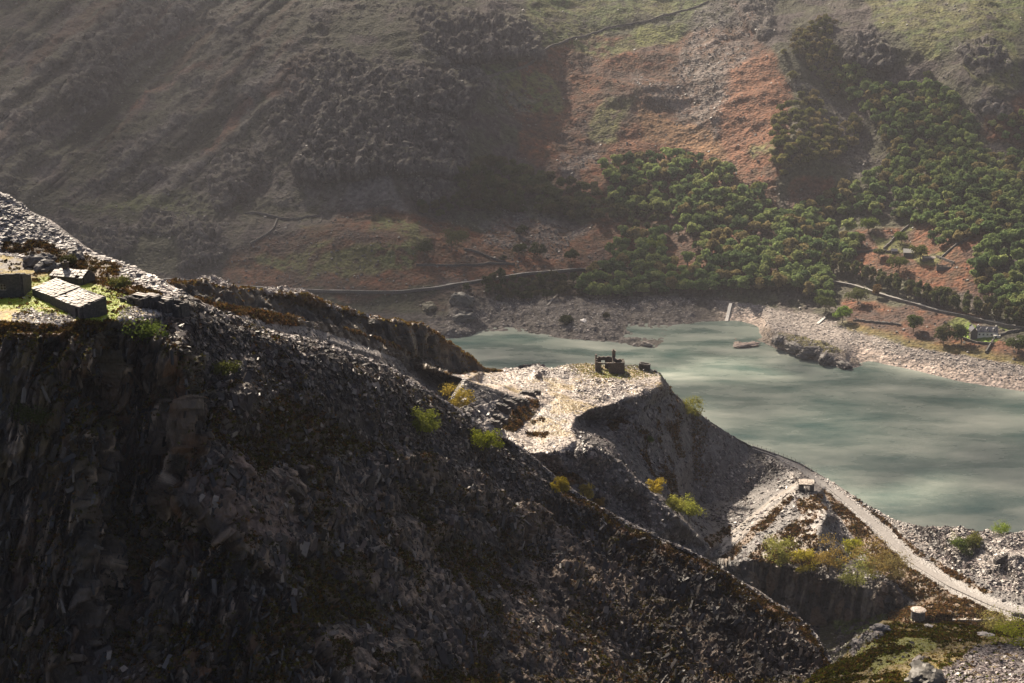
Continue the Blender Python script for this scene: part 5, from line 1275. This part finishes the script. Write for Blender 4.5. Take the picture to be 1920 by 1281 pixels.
# --- smaller building with chimney behind
t = empty('chimney_building', (-82.8, 267.8, 188.9), ang(.93, -.30), label='small slate roofed stone building with a square chimney behind the long barracks', cat='stone building')
mb = MB(); mb.wall((-7, 0), (0, 0), [(0, 2.0), (1, 1.9)], .5, seed=10, rag=.02); mb.wall((-7, 4), (0, 4), [(0, 2.0), (1, 1.9)], .5, seed=11, rag=.02)
mb.wall((0, .26), (0, 3.74), [(0, 2.0), (.5, 3.0), (1, 2.0)], .5, seed=12, rag=.04); mb.wall((-7, .26), (-7, 3.74), [(0, 2.0), (.5, 3.0), (1, 2.0)], .5, seed=13, rag=.04)
mb.build('wall', m_wallw, t)
slate_slope(2.3, 7.4, -7.2, -.3, 2.0, 3.15, 9, 4, 14).build('roof', m_roof, t); o = slate_slope(2.3, 7.4, -.2, 0, 2.0, 3.15, 9, 4, 15).build('roof', m_roof, t); o.rotation_euler = (0, 0, PI); o.location = (-.0, 4.3, 0)
MB().box(-5.4, -4.5, 1.55, 2.45, 2.6, 4.3).box(-5.5, -4.4, 1.45, 2.55, 4.3, 4.45).box(-5.2, -4.7, 1.75, 2.25, 4.45, 4.8).build('chimney', m_wallw, t)
# --- row of roofless pens at the right end of the terrace
for k, (x, y, w_, h_, lab) in enumerate([(247,566,3.2,.8,'lowest flat pen of the ruined row, at the end by the grass'), (262,571,3.6,1.6,'ruined stone pen with a dark open front, second from the grass'), (281,573,3.0,1.7,'ruined stone pen in the middle of the row on the terrace end'), (303,579,3.8,1.8,'ruined stone pen with a stepped front, fourth in the row'), (331,587,3.6,2.0,'last ruined pen of the row, on the brink of the dark scree')]):
    p = Fg.at(np.array([x]), np.array([y]))[0]
    t = empty('stone_pen', p, ang(.85, -.5), label=lab, cat='ruin', group='ruined pens in a row at the end of the terrace')
    mb = MB(); mb.wall((-w_/2, -1.2), (w_/2, -1.2), [(0, h_), (1, h_ * .8)], .5, seed=20 + k, rag=.15, openings=[(.3, .55, -.6, h_ * .7)]); mb.wall((-w_/2, 1.2), (w_/2, 1.2), [(0, h_), (1, h_)], .5, seed=30 + k, rag=.15)
    mb.wall((-w_/2, -.94), (-w_/2, .94), [(0, h_), (1, h_)], .5, seed=40 + k); mb.wall((w_/2, -.94), (w_/2, .94), [(0, h_), (1, h_)], .5, seed=50 + k)
    mb.build('wall', m_wall, t)
    if k in (1, 2, 3): slate_slope(1.5, w_ * .9, -w_ * .45, -.1, h_ + .05, h_ + .2, 5, 2, 60 + k).build('roof', m_roof, t)
# --- ruin with the chimney on the spur
t = empty('ruined_house', Q.at(np.array([1118.]), np.array([697.]))[0], R(-1), label='roofless ruined house with a chimney stack, on the grassy spur above the lake', cat='ruin'); t.scale = (1.05, 1, 1.22)
mb = MB(); mb.wall((0, 0), (9.8, 0), [(0, 3.1), (.1, 2.9), (.5, 2.9), (1, 3.0)], .7, seed=70, rag=.07, openings=[(.15, .46, -.6, 2.5)])
mb.build('wall', m_wallw, t); mb = MB(); mb.wall((0, 6.6), (9.8, 6.6), [(0, 2.6), (.1, 3.4), (.65, 3.3), (.8, 2.5), (1, 2.6)], .7, seed=71, rag=.15, openings=[(.2, .34, -.6, 2.2)])
mb.build('wall', m_wallw, t)
MB().wall((0, .36), (0, 6.24), [(0, 3.1), (.45, 4.7), (.55, 4.9), (.75, 3.5), (1, 3.0)], .7, seed=72, rag=.15).build('gable', m_wallw, t)
MB().wall((9.8, .36), (9.8, 6.24), [(0, 3.0), (.3, 3.2), (.6, 2.4), (1, 2.6)], .7, seed=73, rag=.2).build('gable', m_wallw, t)
MB().wall((6.2, .36), (6.2, 6.24), [(0, 2.8), (.4, 4.3), (.6, 4.3), (1, 2.9)], .7, seed=74, rag=.15).build('gable', m_wallw, t)
MB().box(5.7, 6.9, 2.4, 3.9, 3.9, 5.9).box(5.6, 7.0, 2.3, 4.0, 5.9, 6.1).box(5.9, 6.5, 2.7, 3.4, 6.1, 6.5).build('chimney', m_wallw, t)
# --- small square hut beside it
t = empty('stone_hut', Q.at(np.array([1207.5]), np.array([694.]))[0], R(-14), label='little square roofless hut standing to the right of the ruined house', cat='hut')
mb = MB(); mb.wall((-1.8, 0), (1.8, 0), [(0, 2.5), (1, 2.2)], .5, seed=80, rag=.08, openings=[(.2, .4, -.6, 1.9)]); mb.wall((-1.8, 3), (1.8, 3), [(0, 2.3), (1, 2.0)], .5, seed=81, rag=.08)
mb.wall((-1.8, .26), (-1.8, 2.74), [(0, 2.5), (1, 2.3)], .5, seed=82); mb.wall((1.8, .26), (1.8, 2.74), [(0, 2.2), (1, 2.0)], .5, seed=83); mb.build('wall', m_wall, t)
# --- drum house over the incline
t = empty('drum_house', unproj(1512, 921.5, 501.5), R(-8), label='open sided stone winding house with a flat slate roof beside the path', cat='stone building')
mb = MB(); mb.wall((-2.5, 0), (2.5, 0), [(0, 2.75), (1, 2.75)], .6, seed=90, rag=.01, openings=[(.30, .76, .35, 2.35)]); mb.wall((-2.5, 5), (2.5, 5), [(0, 2.75), (1, 2.75)], .6, seed=91, rag=.01, openings=[(.25, .82, -.6, 2.35)])
mb.wall((2.5, .31), (2.5, 4.69), [(0, 2.75), (1, 2.75)], .6, seed=92, rag=.01, openings=[(.3, .65, .6, 2.2)]); mb.wall((-2.5, .31), (-2.5, 4.69), [(0, 2.75), (1, 2.75)], .6, seed=93, rag=.01)
mb.build('wall', m_wall, t)
slate_slope(2.9, 5.7, -2.85, -.4, 2.78, 3.15, 7, 3, 94).build('roof', m_roof, t); o = slate_slope(2.9, 5.7, -2.85, -.4, 2.78, 3.15, 7, 3, 95).build('roof', m_roof, t); o.rotation_euler = (0, 0, PI); o.location = (0, 5.0, 0)
# --- round hut
t = empty('round_hut', unproj(1721, 1156.5, 409), 0, label='round dry stone hut with a pale domed cap on the heather flat', cat='hut')
V, Fq = tube([(0, 0, -.5), (0, 0, 1.0), (0, 0, 2.2), (0, 0, 2.25)], [2.2, 2.15, 2.1, 1.6], 20); MB().add(V, Fq).build('wall', m_dry, t)
V, Fq = tube([(0, 0, 2.2), (0, 0, 2.45), (0, 0, 2.75), (0, 0, 2.95)], [2.35, 2.4, 1.6, .3], 20); mb = MB().add(V, Fq)
for k in range(26):
    a = k * 2.4; rr = .3 + 1.9 * math.sqrt(k / 26); mb.box(rr * math.cos(a) - .3, rr * math.cos(a) + .3, rr * math.sin(a) - .22, rr * math.sin(a) + .22, 2.9 - .2 * rr, 3.0 - .2 * rr + .02 * (k % 3))
mb.build('roof', m_roof, t); MB().box(-.4, .4, -2.24, -2.1, -.3, 1.5).build('dark_doorway', m_glass_dark, t)  # dark panel set on the closed wall
# --- low block stubs at the right edge
for k, (x, y, w_, lab) in enumerate([(1903, 1155, 2.2, 'left of the two low stone stubs beside the track at the right edge'), (1917, 1157, 2.0, 'right of the two low stone stubs beside the track at the right edge')]):
    t = MB().wall((-w_/2, 0), (w_/2, 0), [(0, 1.2), (1, 1.0)], 1.2, seed=100 + k, rag=.2).build('stone_stub', m_dry); t.location = Q.at(np.array([x]), np.array([y]))[0]; tag(t, lab, 'ruin', 'low stone stubs at the right edge')
# --- slate walls of the working bays on the plateau
for k, (x, y, l, h_, a, lab) in enumerate([(940,772,6.5,2.4,-35,'longest dark slate bay wall at the front left of the heather strip'),(954,764,5.5,2.2,-35,'dark slate bay wall second from the front left'),(968,758,4.6,1.9,-33,'dark slate bay wall third in the upper cluster'),(982,758,3.6,1.8,-30,'short dark slate bay wall at the right of the upper cluster'),(930,788,4.4,1.7,-32,'low slate bay wall under the longest one'),(942,792,3.4,1.5,-28,'small slate bay wall at the middle of the lower cluster'),(926,800,5.0,1.8,-25,'dark slate bay wall nearest the ridge crest'),(990,742,5.5,1.3,-10,'low ruined slate bank beside the pale track'),(1004,739,3.5,1.4,20,'short ruined slate heap wall right of the low bank')]):
    t = MB().wall((-l/2, 0), (l/2, 0), [(0, h_ * .5), (.15, h_), (.8, h_ * .9), (1, h_ * .4)], 1.5, seed=110 + k, rag=.22, step=.6).build('bay_wall', m_wall)
    t.location = Q.at(np.array([x]), np.array([y]))[0]; t.rotation_euler = (0, 0, R(a)); tag(t, lab, 'wall', 'slate bay walls on the plateau')
# retaining face on the right tip
t = MB().wall((-3.5, 0), (3.5, 0), [(0, 1.0), (.5, 2.4), (1, 2.6)], 1.5, seed=130, rag=.2).build('retaining_wall', m_wall); t.location = Q.at(np.array([1887]), np.array([1056]))[0]; t.rotation_euler = (0, 0, R(20)); tag(t, 'dark retaining wall stub sticking out of the pale slate tip', 'wall')

# --- houses across the lake
def house(px, py, L_, W_, eave, ridge, rz, label, wallm, roofm, name='house', wins=0, chim=True, dorm=0):
    p = M.at(np.array([px]), np.array([py]))[0]; t = empty(name, p, rz, label=label, cat='house')
    mb = MB(); h = L_ / 2
    mb.box(-h, h, 0, W_, -1.5, eave); mb.add([(-h, 0, eave), (-h, W_, eave), (-h, W_/2, ridge - .1), (h, 0, eave), (h, W_, eave), (h, W_/2, ridge - .1)], [[0, 2, 1], [3, 4, 5]]); mb.build('wall', wallm, t)
    e = .35; rb = MB(); sl_h = ridge - eave
    for s_ in (0, 1):
        y0_, y1_ = (-e, W_/2) if s_ == 0 else (W_ + e, W_/2); z0_ = eave - e * sl_h / (W_/2)
        V = [(-h - e, y0_, z0_), (h + e, y0_, z0_), (h + e, y1_, ridge), (-h - e, y1_, ridge)]; V = V + [(v[0], v[1], v[2] + .16) for v in V]
        rb.add(V, [[0, 3, 2, 1], [4, 5, 6, 7], [0, 1, 5, 4], [1, 2, 6, 5], [2, 3, 7, 6], [3, 0, 4, 7]])
    rf = rb.build('roof', roofm, t)
    if chim:
        for cx in ((-h + .6, h - .6) if L_ > 9 else (h - .6,)):
            MB().box(cx - .45, cx + .45, W_/2 - .4, W_/2 + .4, ridge - .4, ridge + 1.1).build('chimney', wallm, rf)
    for k in range(wins):
        window(t, -h + L_ * (k + .5) / wins, -.01, eave * .5, 1.1, 1.15)
    for k in range(dorm):
        cx = -h + L_ * (k + .5) / dorm; y_ = W_ * .12; zt = eave + (ridge - eave) * .78
        d_ = MB().box(cx - .8, cx + .8, y_, W_ * .42, eave + .2, zt - .3); dd = d_.build('dormer', wallm, t)
        MB().add([(cx - 1, y_ - .2, zt - .35), (cx + 1, y_ - .2, zt - .35), (cx, y_ - .2, zt + .3), (cx - 1, W_/2, zt - .35), (cx + 1, W_/2, zt - .35), (cx, W_/2, zt + .3)], [[0, 1, 2], [3, 5, 4], [0, 3, 4, 1], [1, 4, 5, 2], [2, 5, 3, 0]]).build('dormer_roof', roofm, dd)
        window(dd, cx, y_ - .01, zt - .9, .9, .8)
    return t
t = house(1851, 633, 12.5, 6.5, 3.6, 6.4, R(-8), 'white rendered house with dormers in its slate roof, on the bright lawn', m_render, m_roofd, wins=5, dorm=3)
o = MB().box(-10.6, -6.4, -1.2, 7.5, -1.5, 3.8).add([(-10.6, -1.2, 3.8), (-6.4, -1.2, 3.8), (-8.5, -1.2, 6.2), (-10.6, 7.5, 3.8), (-6.4, 7.5, 3.8), (-8.5, 7.5, 6.2)], [[0, 1, 2], [3, 5, 4]]).build('gable_wing', m_dry, t)
MB().add([(-10.9, -1.5, 3.6), (-8.5, -1.5, 6.35), (-6.1, -1.5, 3.6), (-10.9, 7.8, 3.6), (-8.5, 7.8, 6.35), (-6.1, 7.8, 3.6)], [[0, 3, 4, 1], [1, 4, 5, 2]]).build('wing_roof', m_roofd, o)
MB().box(3.5, 7.6, -3.0, -.1, -1.2, 2.2).build('conservatory', m_render, t)
house(1703, 483, 6.8, 5, 3.4, 5.6, R(-10), 'small cottage with a gleaming pale roof among trees on the far hillside', m_dry, m_render, name='cottage', wins=2)
house(1742, 490, 9, 5, 1.6, 2.6, R(-14), 'long low outbuilding with a pale roof right of the hillside cottage', m_dry, m_roof, name='outbuilding', chim=False)
house(1677, 477, 4, 4, 2.2, 3.6, R(-5), 'small dark stone shed left of the hillside cottage', m_dry, m_roofd, name='shed', chim=False)
p = M.at(np.array([1771]), np.array([508]))[0]
t = empty('ruined_barn', p, R(-14), label='roofless stone barn shell below the hillside cottage', cat='ruin')
for k in (0, 1): MB().wall((-5, 5 * k), (5, 5 * k), [(0, 2.6), (1, 2.4)], .7, seed=140 + k, rag=.2).build('wall', m_dry, t)
for k, x in enumerate((-5, 5)): MB().wall((x, .36), (x, 4.64), [(0, 2.5), (.5, 4.6), (1, 2.5)], .7, seed=142 + k, rag=.12, openings=[(.35, .65, 1.2, 2.8)]).build('gable', m_dry, t)

# --- lakeside road, its wall, field walls
def resample(l, step):
    a = np.array(l, float); s_ = np.r_[0, np.cumsum(np.hypot(*np.diff(a, axis=0).T))]; n = max(2, int(s_[-1] / step)); q = np.linspace(0, s_[-1], n)
    return np.stack([np.interp(q, s_, a[:, 0]), np.interp(q, s_, a[:, 1])], 1)
def smooth_line(P_, k=4):
    P_ = P_.copy()
    for _ in range(k): P_[1:-1] = (P_[:-2] + 2 * P_[1:-1] + P_[2:]) / 4
    return P_
def ribbon(name, line, sheet, w_, lift, mat, step=6, sm=6):
    q = resample(line, step); P_ = smooth_line(sheet.at(q[:, 0], q[:, 1]), sm); d = np.gradient(P_, axis=0); n = np.stack([-d[:, 1], d[:, 0], 0 * d[:, 0]], 1); n /= np.linalg.norm(n, axis=1, keepdims=True)
    A, B_ = P_ + n * w_ / 2, P_ - n * w_ / 2; m = len(P_)
    V = np.concatenate([A, B_, A - [0, 0, 1.4], B_ - [0, 0, 1.4]]); V[:, 2] += lift
    i = np.arange(m - 1)
    Fq = np.concatenate([np.stack([i, i + 1, i + 1 + m, i + m], 1), np.stack([i + m, i + 1 + m, i + 1 + 3 * m, i + 3 * m], 1), np.stack([i + 2 * m, i + 1 + 2 * m, i + 1, i], 1)])
    return link(name, mesh_from(name, V, Fq[:, ::-1], [mat])), P_, n
m_road = plain_mat('road_tarmac', (.27, .26, .25), bs=.4, var=.12); m_track = plain_mat('track_gravel', (.3, .27, .24), bs=1, var=.2); m_conc = plain_mat('concrete', (.6, .57, .53), bs=.5, var=.1)
RL = [(-200,556),(320,523.5),(450,537.5),(600,546.5),(700,547.5),(760,546.5),(830,538.5),(900,526.5),(980,514.5),(1090,505.5),(1200,505)]
RR = [(1560,530),(1600,535.5),(1650,552.5),(1750,580.5),(1850,603.5),(1920,617.5),(2000,638)]
for k, (l, lab) in enumerate(((RL, 'low stone wall along the lake side of the road at the left'), (RR, 'low stone wall along the lake side of the road above the white house'))):
    o, P_, n = ribbon('road', l, M, 5.0, .5, m_road); tag(o, cat='road', kind='structure')
    mb = MB(); E = P_ - n * 2.9 if (P_[-1, 0] > P_[0, 0]) else P_ + n * 2.9
    for a, b_ in zip(E[:-1], E[1:]):
        d = (b_ - a) / np.linalg.norm(b_ - a); c = np.cross(d, [0, 0, 1]) * .3
        V = [a - c, b_ - c, b_ + c, a + c]; V = [v - [0, 0, 1.] for v in V] + [v + [0, 0, 1.1] for v in V]
        mb.add(V, [[4, 5, 6, 7], [0, 1, 5, 4], [2, 3, 7, 6]])
    tag(mb.build('roadside_wall', m_dry), lab, 'wall')
WL = [([(880,155),(930,143),(960,135),(978,131),(992,122),(1012,102),(1035,90),(1060,83),(1100,72),(1130,60),(1165,52),(1220,44),(1280,26),(1330,8)],'long dark stone wall climbing across the high hillside'),
      ([(1575,478),(1600,476),(1640,471),(1672,474)],'stone wall along the track leading to the hillside cottage'),
      ([(1657,469),(1668,455),(1685,440),(1705,428)],'stone wall climbing the bracken left of the cottage'),
      ([(1762,488),(1775,478),(1790,466),(1815,452),(1835,440)],'stone wall climbing right from above the ruined barn'),
      ([(1757,483),(1775,491),(1790,497)],'broken short wall beside the ruined barn'),
      ([(1848,664),(1855,652),(1862,640)],'short dark wall running down to the beach from the white house'),
      ([(1806,636),(1835,646),(1862,648)],'curved garden wall below the lawn of the white house'),
      ([(1866,636),(1890,626),(1930,620)],'dark wall right of the white house drive'),
      ([(1600,603),(1640,607),(1690,612)],'field wall along the lower edge of the bracken field'),
      ([(780,500),(850,501),(930,497),(965,499)],'low wall along the bracken above the left road'),
      ([(870,470),(890,475),(915,486),(948,496)],'short wall dropping through the bracken to the low wall'),
      ([(640,398),(680,388),(740,385)],'faint wall under the grey scree fan'),
      ([(460,410),(520,412),(600,408)],'faint wall on the green shelf at the left'),
      ([(520,415),(514,440),(470,460)],'wall turning downhill from the green shelf')]
for k, (l, lab) in enumerate(WL):
    q = resample(l, 5); P_ = smooth_line(M.at(q[:, 0], q[:, 1]), 2); mb = MB(); r = random.Random(k)
    for a, b_ in zip(P_[:-1], P_[1:]):
        d = (b_ - a) / np.linalg.norm(b_ - a); c = np.cross(d, [0, 0, 1]) * .45; h_ = 1.5 + r.uniform(-.25, .25)
        V = [a - c, b_ - c, b_ + c, a + c]; V = [v - [0, 0, 1.5] for v in V] + [v + [0, 0, h_] for v in V]
        mb.add(V, [[4, 5, 6, 7], [0, 1, 5, 4], [1, 2, 6, 5], [2, 3, 7, 6], [3, 0, 4, 7]])
    tag(mb.build('field_wall', m_dry), lab, 'wall')
o, _, _ = ribbon('slipway', [(1370,571),(1367,582),(1363,599),(1362,604)], M, 2.2, .8, m_conc, step=3, sm=2); tag(o, 'pale concrete slipway running down the beach into the lake', 'slipway')
o, _, _ = ribbon('slipway', [(1547,598),(1540,603),(1532,609)], M, 1.8, .7, m_conc, step=3, sm=2); tag(o, 'short pale ramp on the beach near the bright green tree', 'slipway')
o, _, _ = ribbon('stone_ramp', [(1046,555),(1036,565),(1025,576)], M, 1.3, .8, m_track, step=3, sm=2); tag(o, 'thin pale ramp down the grey shore rocks on the far side', 'ramp')
o, _, _ = ribbon('track', [(1785,1160.5),(1820,1161.5),(1860,1162),(1900,1163),(1960,1166)], Q, 2.4, .25, m_track, step=5, sm=3); tag(o, cat='track', kind='structure')
for k, l in enumerate(([(1335,1037),(1365,1008),(1400,978.5),(1450,938.5),(1480,918),(1496,906)], [(1350,1038.5),(1375,1016),(1400,995.5),(1450,955.5),(1475,935),(1490,921)])):
    o, _, _ = ribbon('track', l, Q, 1.7, .15, m_track, step=3, sm=2); tag(o, cat='track', kind='structure')
PL = [(1411,838.5),(1457,854.5),(1503,876.5),(1556,913.5),(1600,948.5),(1650,992.5),(1710,1052.5),(1785,1098.5),(1862,1133.5),(1920,1151.5),(2000,1176)]
o, _, _ = ribbon('path', PL, Q, 3.0, .12, plain_mat('path_gravel', (.22, .205, .195), bs=1.5, var=.25), step=6, sm=5); tag(o, cat='path', kind='structure')
# --- post and wire fences beside the path
def fence(line, n, label, h=1.25):
    q = resample(line, 200); q = resample(line, 1); ids = np.linspace(0, len(q) - 1, n).astype(int); P_ = Q.at(q[ids, 0], q[ids, 1])
    t = empty('wire_fence', P_[0], label=label, cat='fence'); me = None
    for p in P_:
        if me is None:
            V, Fq = tube([(0, 0, -.5), (0, 0, h), (0, 0, h + .03)], [.07, .06, .01], 6); me = mesh_from('post', np.array(V), np.array(Fq), [m_wood])
        o = link('post', me, t); o.location = p - P_[0]; o.rotation_euler = (rt.uniform(-.06, .06), rt.uniform(-.06, .06), 0)
    mb = MB()
    for z_h in (.4, .8, 1.15):
        for a, b_ in zip(P_[:-1] - P_[0], P_[1:] - P_[0]):
            a = a + [0, 0, z_h]; b_ = b_ + [0, 0, z_h]; e = .012
            V = [a + [0, 0, -e], a + [0, 0, e], b_ + [0, 0, e], b_ + [0, 0, -e], a + [0, e, 0], b_ + [0, e, 0]]
            mb.add(V, [[0, 1, 2, 3], [1, 4, 5, 2], [4, 0, 3, 5]])
    mb.build('wire', m_wood, t)
fence([(1404,833),(1430,842),(1455,851),(1500,869),(1530,886)], 17, 'post and wire fence on the skyline where the path meets the lake view')
fence([(1625,985),(1680,1042),(1745,1090),(1800,1115),(1860,1141),(1935,1164)], 30, 'long post and wire fence along the lower side of the sloping path')
fence([(1480,880),(1500,889),(1530,906),(1558,930)], 8, 'short fence between the winding house and the path')

# --- walker on the path
def person(px, py, rz, label):
    base = Q.at(np.array([px]), np.array([py]))[0] + np.array([0, 0, .3])
    J = [((0, 0, .95), .15), ((0, .01, 1.2), .145), ((0, .01, 1.4), .16), ((0, .01, 1.5), .065), ((0, .02, 1.57), .075), ((0, .02, 1.68), .095), ((0, .02, 1.76), .07),
         ((-.1, .0, .9), .1), ((-.12, .14, .5), .065), ((-.12, .02, .08), .045), ((-.12, .16, .03), .04), ((.1, 0, .9), .1), ((.12, -.02, .5), .065), ((.12, -.3, .12), .045), ((.12, -.2, .03), .04),
         ((-.2, .01, 1.4), .065), ((-.26, -.08, 1.12), .045), ((-.25, .04, .88), .035), ((-.25, .09, .8), .03), ((.2, .01, 1.4), .065), ((.26, .06, 1.12), .045), ((.25, .2, .92), .035), ((.25, .26, .86), .03)]
    E = [(0, 1), (1, 2), (2, 3), (3, 4), (4, 5), (5, 6), (0, 7), (7, 8), (8, 9), (9, 10), (0, 11), (11, 12), (12, 13), (13, 14), (2, 15), (15, 16), (16, 17), (17, 18), (2, 19), (19, 20), (20, 21), (21, 22)]
    me = bpy.data.meshes.new('person'); me.from_pydata([j[0] for j in J], E, []); o = link('person', me)
    sk = o.modifiers.new('skin', 'SKIN'); su = o.modifiers.new('sub', 'SUBSURF'); su.levels = su.render_levels = 2
    for v, j in zip(me.skin_vertices[0].data, J): v.radius = (j[1], j[1])
    me.skin_vertices[0].data[0].use_root = True
    me.materials.append(m_cloth)
    o.location = base; o.rotation_euler = (0, 0, rz)
    tag(o, label, 'person')
    V, Fq = tube([(0, .0, 1.66), (0, .0, 1.74), (0, 0, 1.8), (0, 0, 1.81)], [.105, .11, .07, .01], 10); MB().add(V, Fq).build('hair', m_hair, o)
    return o
person(1552, 912, R(40), 'person in dark clothes walking on the pale gravel path above the lake')
